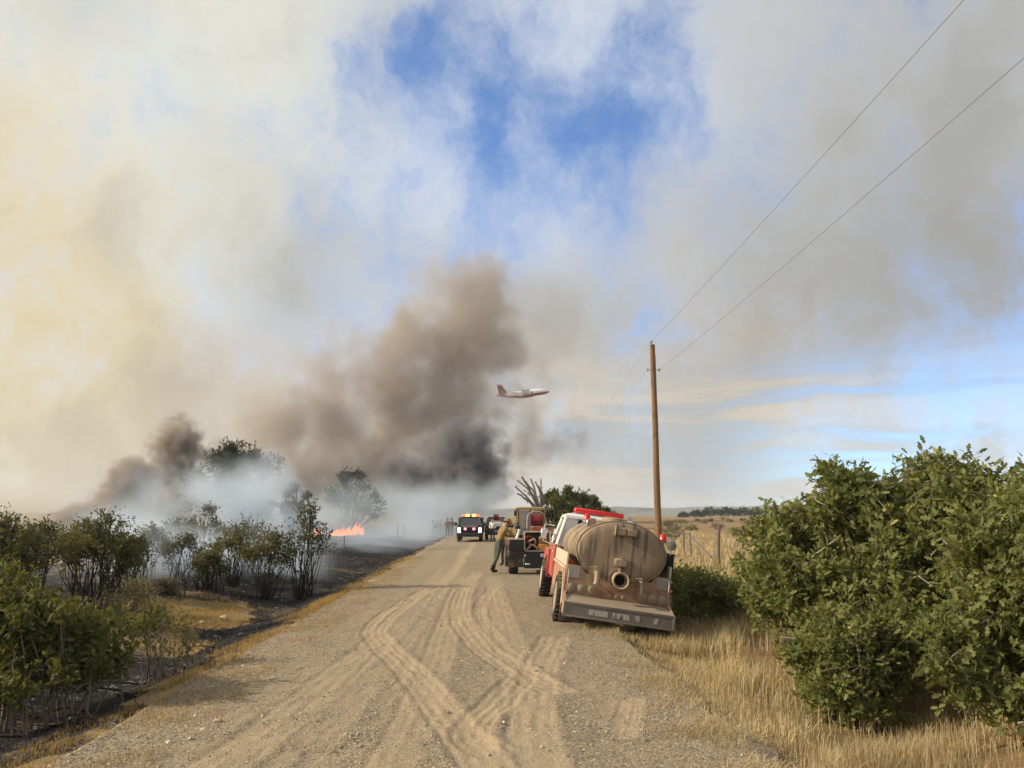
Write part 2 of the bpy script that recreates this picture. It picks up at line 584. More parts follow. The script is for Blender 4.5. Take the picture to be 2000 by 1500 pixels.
TRACKS = [  # path, half width, strength
    (track_pts([(905, 1075), (893, 1100), (868, 1130), (790, 1180), (733, 1225), (745, 1260), (800, 1315), (870, 1400), (945, 1500)]), 0.19, 1.0),
    (track_pts([(930, 1120), (905, 1160), (898, 1205), (935, 1260), (1010, 1310), (1075, 1345)]), 0.20, 0.9),
    (track_pts([(960, 1150), (940, 1180), (940, 1215), (990, 1275), (1060, 1330)]), 0.13, 0.7),
    (track_pts([(1010, 1330), (970, 1375), (935, 1405), (918, 1440), (945, 1462)]), 0.17, 1.0),
    (track_pts([(1080, 1250), (1055, 1300), (1045, 1350), (1035, 1420), (1040, 1500)]), 0.22, 0.8),
    (track_pts([(905, 1130), (880, 1200), (850, 1300), (800, 1420), (760, 1500)]), 0.20, 0.55),
    (track_pts([(960, 1130), (985, 1230), (1010, 1330), (1060, 1500)]), 0.22, 0.5),
    (track_pts([(870, 1110), (780, 1210), (660, 1320), (520, 1430), (420, 1500)]), 0.24, 0.6),
    (track_pts([(880, 1105), (830, 1190), (740, 1300), (640, 1420), (560, 1500)]), 0.20, 0.4),
    (track_pts([(1235, 1370), (1225, 1400), (1218, 1425)]), 0.12, 0.8),
    (track_pts([(925, 1060), (905, 1090), (880, 1120), (850, 1165)]), 0.2, 0.6),
]
_tr = []
for pth, hw, st in TRACKS:
    q = smooth_path(pth)
    dq = np.gradient(q, axis=0)
    s = np.concatenate([[0], np.cumsum(np.hypot(*np.diff(q, axis=0).T))])
    _tr.append((q, dq / (np.hypot(dq[:, 0], dq[:, 1])[:, None] + 1e-9), s, hw, st))

def road_grid(y0, y1, dx, dy, name):
    us = np.arange(-HALF, HALF + dx / 2, dx)
    vs_ = np.arange(y0, y1 + dy / 2, dy)
    U, V = np.meshgrid(us, vs_)
    XX = U + road_x(V)
    edge = 0.22 * vnoise(XX * 0 + np.sign(U) * 5, V, 1.3) + 0.10 * vnoise(np.sign(U) * 3, V, 4.1)
    XX = XX + np.where(np.abs(U) > HALF - 0.01, edge, 0)
    ZZ = 0.02 + 0.05 * (1 - (U / HALF) ** 2) - 0.09 * (np.abs(U) > HALF - 0.01)
    comp = np.zeros(U.shape)
    tread = np.zeros(U.shape)
    rib = np.zeros(U.shape)
    pts = np.stack([XX.ravel(), V.ravel()], 1)
    for q, dq, s, hw, st in _tr:
        lo, hi = q.min(0) - 0.5, q.max(0) + 0.5
        near = np.where((pts[:, 0] > lo[0]) & (pts[:, 0] < hi[0]) & (pts[:, 1] > lo[1]) & (pts[:, 1] < hi[1]))[0]
        for a in range(0, len(near), 4000):
            idx = near[a:a + 4000]
            d2 = ((pts[idx, None, :] - q[None]) ** 2).sum(-1)
            j = d2.argmin(1)
            rel = pts[idx] - q[j]
            lat = rel[:, 0] * dq[j, 1] - rel[:, 1] * dq[j, 0]
            ok = np.sqrt(d2[np.arange(len(idx)), j]) < hw * 1.7
            prof = np.clip((hw * 1.12 - np.abs(lat)) / (hw * 0.22), 0, 1) * st * ok
            berm = np.exp(-((np.abs(lat) - hw * 1.3) / (hw * 0.22)) ** 2) * st * ok
            cm = comp.ravel()
            cm[idx] = np.maximum(cm[idx], prof)
            zz = ZZ.ravel()
            zz[idx] += -0.010 * prof + 0.010 * berm + 0.0038 * prof * np.cos(lat / hw * 3.14159 * 3) * np.clip(0.7 + 0.5 * vnoise(pts[idx, 0], pts[idx, 1], 2.3), 0, 1)
            tt = rib.ravel()
            tt[idx] = np.maximum(tt[idx], prof * (0.5 + 0.5 * np.cos(lat / hw * 3.14159 * 3)))
            tv = tread.ravel()
            tv[idx] = np.maximum(tv[idx], prof * (0.5 + 0.5 * np.cos(s[j] / 0.085 * 6.283)))
    # long-worn wheel lanes
    lanes = sum(np.exp(-((U - c) / 0.33) ** 2) for c in (-1.75, -0.35, 0.75, 1.85)) * (0.55 + 0.3 * vnoise(U, V * 0.4, 1.1))
    ZZ = ZZ + 0.006 * vnoise(XX, V, 6.0) + 0.012 * vnoise(XX, V, 1.4) - 0.012 * np.clip(lanes, 0, 1)
    vv = np.stack([XX, V, ZZ], -1).reshape(-1, 3)
    n_, k_ = len(us), len(vs_)
    i_ = (np.arange(k_ - 1)[:, None] * n_ + np.arange(n_ - 1)[None, :])
    return vv, np.stack([i_, i_ + 1, i_ + n_ + 1, i_ + n_], -1).reshape(-1, 4), dict(comp=comp.ravel(), tread=tread.ravel(), rib=rib.ravel(), lane=np.clip(lanes, 0, 1).ravel())

m_road, t = new_mat('gravel_road')
P = t.node('ShaderNodeNewGeometry').outputs['Position']
n1 = t.noise(P, 0.7, 4, 0.6)
n2 = t.noise(P, 5.5, 5, 0.65)
n3 = t.noise(P, 70, 3, 0.6)
stone_c = t.voro(P, 42, out='Color')
stone_d = t.voro(P, 42)
stone_c2 = t.voro(P, 95, out='Color')
strk = t.noise(t.v('MULTIPLY', P, (7.0, 0.9, 1.0)), 1.6, 4, 0.6)
comp = t.m('ADD', t.m('MULTIPLY', t.attr('comp'), t.step(n2, 0.25, 0.55, 0.45, 1.0)), t.m('MULTIPLY', t.attr('lane'), 0.30), clamp=True)
dirt = t.mix(n2, (0.32, 0.243, 0.152), (0.45, 0.350, 0.228))
dirt = t.mix(t.step(n1, 0.40, 0.68, 0, 0.6), dirt, (0.36, 0.285, 0.20))
g = t.mix(t.xyz(stone_c)[0], (0.075, 0.060, 0.045), (0.50, 0.41, 0.30))
g2 = t.mix(t.xyz(stone_c2)[1], (0.10, 0.080, 0.056), (0.42, 0.335, 0.23))
g = t.mix(t.step(t.xyz(stone_c)[1], 0.35, 0.65), g2, g)
lo = t.m('SUBTRACT', t.m('ADD', t.m('MULTIPLY', n2, 0.8), t.m('MULTIPLY', strk, 0.7)), t.m('MULTIPLY', comp, 0.50))
gf = t.step(lo, 0.22, 0.86)
gf = t.m('MULTIPLY', gf, t.step(n3, 0.30, 0.62, 0.45, 1.0))
c = t.mix(gf, dirt, g)
hh = t.m('MULTIPLY', t.m('SUBTRACT', 1.0, stone_d), t.m('MULTIPLY', gf, 0.9))
hh = t.m('ADD', hh, t.m('MULTIPLY', n3, 0.45))
worn = t.step(n2, 0.40, 0.60)
hh = t.m('ADD', hh, t.m('MULTIPLY', t.m('MULTIPLY', t.attr('rib'), worn), 0.55))
hh = t.m('ADD', hh, t.m('MULTIPLY', t.m('MULTIPLY', t.attr('tread'), worn), 0.20))
finish(t, c, 0.95, 0, t.bump(hh, 0.75, 0.022), 0.12)
rv, rq, ra = road_grid(3.0, 22.0, 0.033, 0.04, 'road')
o = raw_mesh('road', rv, 4, rq, m_road, smooth=True, attrs=ra)
tag(o, 'tan gravel road marked by curving tyre tracks', kind='structure')
rv, rq, ra = road_grid(22.0, 520.0, 0.118, 0.6, 'road')
o = raw_mesh('road', rv, 4, rq, m_road, smooth=True, attrs=ra)
tag(o, 'far stretch of the tan gravel road', kind='structure')
rv, rq, ra = road_grid(-40.0, 3.0, 0.118, 0.5, 'road')
o = raw_mesh('road', rv, 4, rq, m_road, smooth=True, attrs=ra)
tag(o, 'near stretch of the tan gravel road', kind='structure')

# --- far mesa on the horizon
def make_hills():
    n = 360
    vs, fs = [], []
    prof = [(2400, -2), (2480, 8), (2560, 22), (2640, 30), (2760, 33), (3300, 34), (3900, 8)]
    for i in range(n + 1):
        az = R(-58 + 116 * i / n)
        px = math.tan(az) * 1500 + 1000
        k = 1.0 + 0.10 * math.sin(i * 0.11) + 0.05 * math.sin(i * 0.37 + 1) + 0.06 * random.random()
        if px < 1180:
            k *= max(0.35, 1 - (1180 - px) / 900)
        for d, z in prof:
            dd = d + 60 * math.sin(i * 0.23 + d)
            zz = z * k + (random.uniform(-1.2, 1.6) if z > 4 else 0)
            vs.append((dd * math.sin(az), dd * math.cos(az), zz))
    m = len(prof)
    for i in range(n):
        for j in range(m - 1):
            a = i * m + j
            fs.append((a, a + m, a + m + 1, a + 1))
    mb = MB()
    mb.add(vs, fs)
    mt, t = new_mat('wooded_hill')
    P = t.node('ShaderNodeNewGeometry').outputs['Position']
    c = t.mix(t.step(t.noise(P, 0.05, 6, 0.7), 0.42, 0.60), (0.17, 0.15, 0.09), (0.035, 0.05, 0.03))
    finish(t, c, 0.95, 0, None, 0.1)
    return tag(mb.build('hills', mt, smooth=True, ang=180), 'low wooded mesa along the horizon', kind='structure')
make_hills()
# ------------------------------------------------------------------ smoke
def at(px, py, dist):
    """Point on the line of sight of a photograph position, `dist` metres ahead along the ground."""
    cx, cy = (px - 1000) / 1500, (750 - py) / 1500
    d = Vector((cx, math.cos(PITCH) - cy * math.sin(PITCH), math.sin(PITCH) + cy * math.cos(PITCH)))
    k = dist / d.y
    return Vector((d.x * k, dist, CAM_Z + d.z * k))

def smoke_volume(name, label, blobs, color, density, grain, rough=0.62, amp=1.5, lo=0.0, hi=0.55, aniso=0.3, detail=4, step=0.4):
    """blobs: (centre, radii, weight). The domain is a closed hull round all of them; density thins to nothing inside it."""
    pts = []
    mb = MB()
    for c, r, w in blobs:
        e = MB()
        e.ell((c[0], c[1], max(c[2], 0.0)), tuple(q * 1.35 for q in r), 10, 6)
        pts += [(p[0], p[1], max(p[2], -0.6)) for p in e.v]
    mb.hull(pts)
    m, t = new_mat(name + '_air')
    P = t.node('ShaderNodeNewGeometry').outputs['Position']
    warp = t.v('SCALE', t.v('SUBTRACT', t.noise(P, grain * 0.55, 1, 0.5, col=True), (0.5, 0.5, 0.5)), sc=0.8 / grain)
    Q = t.v('ADD', P, warp)
    f = None
    for c, r, w in blobs:
        d = t.v('LENGTH', t.v('MULTIPLY', t.v('SUBTRACT', Q, tuple(c)), tuple(1.0 / q for q in r)))
        b = t.m('MULTIPLY', t.m('SUBTRACT', 1.0, d), w)
        if f is None:
            f = b
        else:
            nd = t.node('ShaderNodeMath', operation='SMOOTH_MAX')
            t.put(nd.inputs[0], f)
            t.put(nd.inputs[1], b)
            nd.inputs[2].default_value = 0.25
            f = nd.outputs[0]
    n = t.noise(P, grain, detail, rough)
    f = t.m('ADD', f, t.m('MULTIPLY', t.m('SUBTRACT', n, 0.52), amp))
    dens = t.step(f, lo, hi, 0.0, density)
    pv = t.node('ShaderNodeVolumePrincipled')
    t.put(pv.inputs['Color'], color)
    t.put(pv.inputs['Density'], dens)
    pv.inputs['Anisotropy'].default_value = aniso
    m.cycles.volume_step_rate = step
    t.put(t.node('ShaderNodeOutputMaterial').inputs['Volume'], pv.outputs[0])
    o = mb.build(name, m, smooth=False)
    return tag(o, label, kind='stuff')

# the tall brown column and its shoulders, well behind the trees
B = []
for px, py, d, rx, rz, w in ((890, 900, 190, 18, 18, 1), (855, 800, 195, 23, 21, 1), (885, 690, 200, 24, 22, 1), (900, 590, 205, 19, 17, .75), (775, 770, 190, 20, 19, .8), (945, 765, 200, 14, 18, .75), (940, 640, 205, 17, 17, .65),
                             (650, 870, 180, 18, 14, 1), (545, 845, 175, 14, 13, 1), (610, 950, 175, 22, 13, 1), (740, 950, 180, 19, 13, 1), (1030, 860, 200, 13, 12, .5), (500, 900, 172, 12, 12, .9), (430, 930, 170, 12, 11, .7), (690, 720, 190, 17, 15, .5)):
    B.append((at(px, py, d), (rx, 15, rz), w))
smoke_volume('smoke_column', 'tall brown smoke column rising behind the burning brush', B, (0.585, 0.52, 0.46), 0.22, 0.075, amp=2.7, hi=1.0, aniso=0.15, detail=5, rough=.66, step=.3)
# dense dark head of smoke at the end of the road
B = []
for px, py, d, rx, rz, w in ((912, 885, 112, 6.4, 6.0, 1), (925, 935, 112, 5.8, 5.5, 1), (880, 950, 110, 5.5, 5.0, .9), (790, 930, 108, 3.8, 4.0, .9), (830, 980, 106, 7.5, 4.5, .8)):
    B.append((at(px, py, d), (rx, 5.5, rz), w))
smoke_volume('smoke_column', 'dense charcoal smoke billowing over the end of the road', B, (0.33, 0.325, 0.345), 1.0, 0.30, amp=2.5, hi=0.75, aniso=0.1, rough=.70, step=.28, detail=5)
# brown puffs climbing at the far left
B = []
for px, py, d, rx, rz, w in ((345, 870, 92, 3.6, 3.8, 1.3), (340, 925, 92, 4.0, 3.6, 1.2), (375, 965, 92, 4.2, 3.4, .9), (257, 940, 80, 3.0, 2.8, 1.5), (235, 985, 80, 3.6, 2.6, 1.1), (165, 1015, 78, 3.0, 2.0, 1.4), (205, 1000, 79, 3, 2.4, 1.0), (300, 1000, 88, 4.6, 3.6, .9), (420, 890, 94, 2.4, 2.0, .6)):
    B.append((at(px, py, d), (rx, 3.4, rz), w))
smoke_volume('smoke_column', 'brown puffs of smoke climbing left of the large smoking tree', B, (0.54, 0.47, 0.41), 1.3, 0.62, amp=2.5, hi=0.7, aniso=0.1, rough=.70, step=.22, detail=5)
# pale smoke drifting low through the brush
B = []
for px, py, d, rx, ry, rz, w in ((450, 985, 44, 4.5, 5, 2.8, 1), (300, 1035, 40, 4.0, 5, 2.4, 1), (530, 1030, 44, 4, 5, 2.0, .9), (400, 1085, 34, 4.5, 5, 1.8, 1),
                                 (300, 975, 44, 2.4, 3, 2.4, .8), (230, 1085, 36, 3.5, 5, 1.5, .7), (530, 950, 48, 4.2, 4, 2.8, .8), (500, 1110, 28, 4.0, 4.5, 1.4, .9), (350, 1125, 25, 3.6, 4, 1.2, 1), (260, 1090, 27, 3.5, 4, 1.4, .9), (400, 950, 46, 4, 4, 2.2, .8)):
    B.append((at(px, py, d), (rx, ry, rz), w))
smoke_volume('ground_smoke', 'pale blue smoke drifting low through the oak brush', B, (0.80, 0.895, 1.0), 0.55, 0.24, amp=2.4, hi=1.15, aniso=0.2, rough=.64, step=.6)
B = []
for px, py, d, rx, ry, rz, w in ((700, 1035, 66, 8, 9, 2.6, 1), (790, 1030, 74, 7, 9, 2.8, 1), (680, 980, 74, 7, 6, 3.2, .8), (840, 1010, 88, 7, 9, 3.8, 1), (880, 985, 98, 8, 8, 4.6, 1),
                                 (640, 1075, 48, 6, 7, 1.6, .9), (740, 1070, 54, 5.5, 7, 1.4, .9), (950, 985, 102, 6, 7, 3.2, .8), (780, 985, 90, 7, 6, 3.6, .9), (600, 1010, 70, 5, 6, 3, .8)):
    B.append((at(px, py, d), (rx, ry, rz), w))
smoke_volume('ground_smoke', 'pale blue smoke lying over the burnt verge beside the road', B, (0.80, 0.895, 1.0), 0.22, 0.18, amp=2.2, hi=1.2, aniso=0.2, rough=.64, step=.6)
B = []
for px, py, d, rx, ry, rz, w in ((60, 1005, 110, 16, 10, 6, 1), (-120, 1000, 105, 16, 10, 7, 1), (180, 1010, 112, 12, 9, 5, .9), (-300, 990, 100, 16, 10, 7, .9), (320, 1010, 112, 10, 9, 5, .9), (480, 1010, 110, 10, 9, 5, .9)):
    B.append((at(px, py, d), (rx, ry, rz), w))
smoke_volume('ground_smoke', 'tan smoke bank closing off the field at the far left', B, (0.86, 0.80, 0.70), 0.16, 0.12, amp=1.8, hi=1.1, aniso=0.3, step=.8)
# thin even haze in the air, enough to grey the far mesa
hz = MB()
hz.box(-4600, 4600, -120, 5600, -8, 95)
m_haze, t = new_mat('haze_air')
pv = t.node('ShaderNodeVolumePrincipled')
t.put(pv.inputs['Color'], (0.80, 0.88, 1.0))
pv.inputs['Density'].default_value = 0.00021
t.put(t.node('ShaderNodeOutputMaterial').inputs['Volume'], pv.outputs[0])
HAZE = tag(hz.build('haze', m_haze, smooth=False), 'thin smoke haze in the air', kind='stuff')
# ------------------------------------------------------------------ plants
def leaf_mat(name, a, b, c, trans=0.35, rough=0.6):
    """Leaf colours vary from leaf to leaf (a, b) with some turned ones (c)."""
    m, t = new_mat(name)
    k = t.attr('tint')
    k2 = t.attr('turn')
    col = t.mix(k, a, b)
    col = t.mix(t.step(k2, 0.86, 0.95), col, c)
    p = t.node('ShaderNodeBsdfPrincipled')
    t.put(p.inputs['Base Color'], col)
    p.inputs['Roughness'].default_value = rough
    p.inputs['Specular IOR Level'].default_value = 0.25
    tr = t.node('ShaderNodeBsdfTranslucent')
    t.put(tr.inputs[0], t.mix(1.0, col, (1.25, 1.15, 0.55), 'MULTIPLY'))
    mx = t.node('ShaderNodeMixShader')
    mx.inputs[0].default_value = trans
    t.put(mx.inputs[1], p.outputs[0])
    t.put(mx.inputs[2], tr.outputs[0])
    t.put(t.node('ShaderNodeOutputMaterial').inputs[0], mx.outputs[0])
    return m

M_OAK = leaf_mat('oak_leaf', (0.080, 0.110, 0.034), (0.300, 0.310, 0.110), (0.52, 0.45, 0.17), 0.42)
M_OAK_L = leaf_mat('oak_leaf_olive', (0.058, 0.076, 0.022), (0.190, 0.190, 0.052), (0.38, 0.31, 0.08))  # darker, yellower oak leaf for the left brush and the green trees
M_SCORCH = leaf_mat('scorched_leaf', (0.065, 0.070, 0.026), (0.175, 0.170, 0.062), (0.26, 0.17, 0.07))
M_JUN = leaf_mat('juniper_spray', (0.018, 0.026, 0.012), (0.050, 0.062, 0.024), (0.10, 0.09, 0.04), 0.15)
M_SAGE = leaf_mat('sage_leaf', (0.14, 0.13, 0.075), (0.26, 0.235, 0.13), (0.33, 0.24, 0.09), 0.2)
M_BARK = plain('bark', (0.20, 0.165, 0.125), 0.95, 0.35, 14, bump=0.5)
M_TWIG = plain('dead_twig_bark', (0.34, 0.29, 0.23), 0.95, 0.25, 14)
M_CHAR = plain('charred_bark', (0.030, 0.026, 0.024), 0.95, 0.5, 9, bump=0.4)
M_DEAD = plain('dead_wood', (0.16, 0.135, 0.115), 0.95, 0.35, 9, bump=0.4)

OAK = (np.array([(0, 0), (-.25, .26), (-.10, .40), (-.33, .58), (-.13, .70), (-.19, .90), (0, 1.0), (0, .62),
                 (.25, .26), (.10, .40), (.33, .58), (.13, .70), (.19, .90)]),
       np.array([(0, 2, 1), (0, 7, 2), (2, 4, 3), (2, 7, 4), (7, 5, 4), (7, 6, 5), (0, 8, 9), (0, 9, 7), (9, 10, 11), (9, 11, 7), (7, 11, 12), (7, 12, 6)]))
OVAL = (np.array([(0, 0), (-.22, .35), (-.16, .75), (0, 1.0), (.16, .75), (.22, .35)]),
        np.array([(0, 3, 1), (1, 3, 2), (0, 5, 3), (5, 4, 3)]))
DIAMOND = (np.array([(0, 0), (-.28, .5), (0, 1.0), (.28, .5)]), np.array([(0, 2, 1), (0, 3, 2)]))

def unit(a):
    return a / (np.linalg.norm(a, axis=-1, keepdims=True) + 1e-9)

def leaves_mesh(name, P, Dv, Nv, size, tint, turn, shape, mat, parent, fold=0.22):
    """P origin, Dv direction, Nv rough normal, size per leaf."""
    T, F = shape
    k = len(T)
    Dv = unit(Dv)
    S = unit(np.cross(Dv, Nv))
    Nn = np.cross(S, Dv)
    size = size[:, None, None]
    V = P[:, None] + size * (S[:, None] * T[None, :, :1] + Dv[:, None] * T[None, :, 1:] + Nn[:, None] * (np.abs(T[None, :, :1]) * fold - 0.12 * T[None, :, 1:] ** 2))
    n = len(P)
    L = (F[None] + (np.arange(n) * k)[:, None, None]).reshape(-1)
    return raw_mesh(name, V.reshape(-1, 3), 3, L, mat, parent, attrs={'tint': np.repeat(tint, k), 'turn': np.repeat(turn, k)})

def shrub(name, base, lobes, label, cat='shrub', group=None, n_leaf=10, leaf=0.085, shape=OAK, mat=None, bark=None, stems=None, twig=0.28, shell=0.55,
          twigs=0.25, stem_r=0.028, seed=0, spread=0.35, thin=0.0, dead=0):
    """lobes: (dx, dy, z, rx, ry, rz, sprigs) relative to base. Each sprig is a twig tip with its leaves."""
    g = np.random.default_rng(seed + 100)
    bz = float(soil_z(base[0], base[1]))
    root = empty(name, (base[0], base[1], bz), label=label, cat=cat, group=group)
    tp, td, lob = [], [], []
    for li, (dx, dy, z, rx, ry, rz, n) in enumerate(lobes):
        d = unit(g.normal(size=(n, 3)) + np.array([0, 0, 0.15]))
        bump = 1 + 0.16 * np.sin(d[:, 0] * 5 + li) * np.sin(d[:, 1] * 4 + 2 * li) + 0.12 * np.sin(d[:, 2] * 7 + d[:, 0] * 6 + li)
        r = (shell + (1 - shell) * g.random(n) ** 0.6) * bump
        p = d * r[:, None] * np.array([rx, ry, rz]) + np.array([dx, dy, z])
        keep = p[:, 2] > 0.02
        if thin:
            keep &= (np.sin(p[:, 0] * 4.1 + seed) + np.sin(p[:, 1] * 4.7) + np.sin(p[:, 2] * 5.3 + 1) + g.normal(size=n) * 0.5) > thin * 2 - 1.6
        p, d = p[keep], d[keep]
        tp.append(p)
        td.append(unit(d * np.array([1, 1, 0.8]) + np.array([0, 0, 0.45]) + g.normal(size=p.shape) * 0.45))
        lob.append(np.full(len(p), li))
    tp, td, lob = np.concatenate(tp), np.concatenate(td), np.concatenate(lob)
    n = len(tp)
    k = n_leaf
    s = np.tile(np.linspace(-0.75, 0.35, k), (n, 1)) + g.normal(size=(n, k)) * 0.07
    dd = unit(td[:, None] * 0.75 + unit(g.normal(size=(n, k, 3))) * 0.85)
    PP = tp[:, None] + td[:, None] * (s * twig)[..., None] + g.normal(size=(n, k, 3)) * 0.018
    nn = unit(np.array([0, 0, 0.45]) + g.normal(size=(n, k, 3)) * 0.75 + td[:, None] * 0.4)
    sz = leaf * g.uniform(0.6, 1.25, size=(n, k))
    spt = g.random(n)
    lt = g.random(len(lobes))[lob]
    tint = np.clip(lt[:, None] * 0.35 + spt[:, None] * 0.35 + g.random((n, k)) * 0.30, 0, 1)
    turn = np.clip(0.25 * lt[:, None] + 0.15 * spt[:, None] + 0.60 * g.random((n, k)), 0, 1)
    leaves_mesh('crown', PP.reshape(-1, 3), dd.reshape(-1, 3), nn.reshape(-1, 3), sz.ravel(), tint.ravel(), turn.ravel(), shape, mat or M_OAK, root)
    # wood
    mb = MB()
    ns = stems or max(3, len(lobes) * 2)
    ends = []
    for i in range(ns):
        dx, dy, z, rx, ry, rz, _ = lobes[i % len(lobes)]
        e = np.array([dx + g.normal() * rx * 0.35, dy + g.normal() * ry * 0.35, z + rz * g.uniform(-0.2, 0.7)])
        b = np.array([dx * spread + g.normal() * 0.12 * max(1, rx), dy * spread + g.normal() * 0.12, -0.05])
        q = []
        m1 = b * 0.55 + e * 0.45 + np.array([g.normal() * 0.1, g.normal() * 0.1, 0.05 * e[2]])
        for s_ in np.linspace(0, 1, 7):
            w = (1 - s_) ** 2 * b + 2 * s_ * (1 - s_) * m1 + s_ ** 2 * e
            q.append(w + g.normal(size=3) * 0.02 * (s_ > 0))
        sr = stem_r * g.uniform(0.65, 1.25)
        mb.tube(q, list(np.linspace(sr, sr * 0.28, 7)), 6)
        ends.append(q)
    pts = np.array([w for q in ends for w in q[2:]])
    pick = g.choice(n, size=int(n * twigs), replace=False) if n else []
    for i in pick:
        tgt = tp[i]
        dist = ((pts - tgt) ** 2).sum(1)
        a = pts[np.argsort(dist)[g.integers(0, min(4, len(pts)))]]
        mid = a * 0.5 + tgt * 0.5 + g.normal(size=3) * 0.07
        r0 = stem_r * 0.32
        mb.tube([a, mid, tgt + td[i] * twig * 0.2], [r0, r0 * 0.6, r0 * 0.25], 4, False)
    mb.build('trunk', bark or M_BARK, root, ang=60)
    for i in range(dead):       # bare dead shoots poking through the leaves
        q = tp[g.integers(0, n)]
        d = unit(np.array([g.normal() * .6, -.9 + g.normal() * .4, g.normal() * .5]))
        a = q - d * .15
        L = g.uniform(.25, .6)
        pts_ = [a, a + d * L * .5 + g.normal(size=3) * .04, a + d * L + g.normal(size=3) * .07]
        e = MB()
        e.tube(pts_, [.010, .007, .003], 5, False)
        b = pts_[1]
        e.tube([b, b + unit(d + g.normal(size=3) * .6) * L * .45], [.006, .002], 4, False)
        e.build('dead_twig', M_TWIG, root)
    return root

def clumps(big, seed, size=(.30, .50), per=70, cover=1.0, floor=0.15):
    """Break big ellipsoids (dx, dy, z, rx, ry, rz) into many uneven leaf clumps on and inside their shells."""
    g = np.random.default_rng(seed + 900)
    L = []
    for dx, dy, z, rx, ry, rz in big:
        area = (rx * ry + rx * rz + ry * rz) * 4.2
        n = int(cover * area / (size[0] + size[1]) ** 2 * 1.9)
        for i in range(n):
            d = unit(g.normal(size=3) + np.array([0, -.15, .15]))
            far_out = g.random() < .16
            k = g.uniform(1.05, 1.30) if far_out else g.uniform(.55, 1.05)
            s = g.uniform(*size) * (.5 if far_out else 1)
            c = (dx + d[0] * rx * k, dy + d[1] * ry * k, z + d[2] * rz * k)
            if c[2] < floor + s * .5:
                continue
            L.append((*c, s, s, s * g.uniform(.6, .95), max(6, int(per * (s / size[1]) ** 2))))
    return L

# --- right-hand thicket of oak
RG = 'green oak shrubs beside the road'
shrub('oak_shrub', (5.0, 11.0), clumps([(-.35, .1, 1.75, 1.10, 1.1, 1.0), (.8, .2, 2.05, 1.15, 1.1, .95), (-1.05, .1, 1.45, .70, .8, .60), (.3, -.4, 1.0, 1.2, .9, .75), (-.2, .2, 2.45, .45, .45, .45), (1.15, .2, 2.75, .55, .5, .38), (1.9, .4, 1.7, 1.0, 1.0, 1.1)], 1, per=50, cover=.72),
      'largest green oak shrub, standing over the golden grass', 'shrub', RG, seed=1, n_leaf=10, leaf=0.112, stems=26, twigs=0.22, shell=.2, twig=.30, dead=60)
shrub('oak_shrub', (5.55, 8.3), clumps([(.1, .1, 1.35, 1.1, .95, 1.0), (.75, .3, 1.95, .85, .85, .85), (-.5, -.1, .75, .75, .65, .55), (1.0, .5, 2.55, .35, .35, .5), (.25, -.5, .55, 1.0, .55, .45)], 2, size=(.24, .40), per=48, cover=.72),
      'dark green oak shrub cut by the right edge of the picture', 'shrub', RG, seed=2, n_leaf=10, leaf=0.100, stems=22, twigs=0.22, shell=.2, twig=.28, dead=60)
shrub('oak_shrub', (4.05, 9.5), clumps([(-.1, 0, .75, .62, .5, .5), (.5, .1, .85, .7, .55, .55), (.1, 0, .4, .6, .45, .3)], 3, size=(.22, .34), per=46, floor=.05),
      'low oak shrub spilling onto the golden verge grass', 'shrub', RG, seed=3, n_leaf=11, leaf=0.08, stems=12, twigs=.2, shell=.2, twig=.24)
shrub('oak_shrub', (5.0, 14.0), clumps([(0, 0, 1.0, .75, .8, .75), (-.5, .2, 1.4, .45, .5, .5), (.3, 0, 1.75, .6, .6, .55)], 4, per=46, cover=.8),
      'oak shrub whose sprigs reach across the fence line', 'shrub', RG, seed=4, n_leaf=10, leaf=0.10, stems=9, twigs=.2, shell=.2)
shrub('oak_shrub', (4.30, 17.6), clumps([(0, 0, .62, .85, .9, .55), (-.55, -.1, .72, .5, .5, .45), (.7, 0, .5, .6, .6, .45)], 5, per=46, floor=.05),
      'rounded bright green oak shrub just beyond the tanker truck', 'shrub', RG, seed=5, n_leaf=10, leaf=0.10, shape=OVAL, stems=8, twigs=.1, shell=.2)
shrub('oak_shrub', (6.6, 12.5), clumps([(0, 0, 1.3, 1.3, 1.2, 1.2), (.8, .3, 2.0, .9, .9, .8)], 6, per=36, cover=.8),
      'oak shrub filling the back of the thicket', 'shrub', RG, seed=6, n_leaf=10, leaf=0.10, shape=OVAL, stems=10, twigs=.1, shell=.2)

# --- left of the road
LG = 'oak brush left of the road'
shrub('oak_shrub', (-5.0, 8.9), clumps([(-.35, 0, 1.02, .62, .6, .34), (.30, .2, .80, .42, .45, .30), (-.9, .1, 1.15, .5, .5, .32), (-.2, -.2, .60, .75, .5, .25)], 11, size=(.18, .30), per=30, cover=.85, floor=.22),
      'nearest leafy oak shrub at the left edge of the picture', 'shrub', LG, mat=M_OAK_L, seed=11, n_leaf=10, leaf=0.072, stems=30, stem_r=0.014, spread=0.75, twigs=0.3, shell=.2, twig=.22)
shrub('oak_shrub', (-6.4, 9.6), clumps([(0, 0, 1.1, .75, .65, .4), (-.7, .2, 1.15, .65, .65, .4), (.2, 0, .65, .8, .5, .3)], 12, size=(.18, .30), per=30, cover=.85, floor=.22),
      'leafy oak shrub partly out of frame behind the nearest one', 'shrub', LG, mat=M_OAK_L, seed=12, n_leaf=10, leaf=0.072, stems=24, stem_r=0.014, spread=0.75, twigs=0.3, shell=.2, twig=.22)
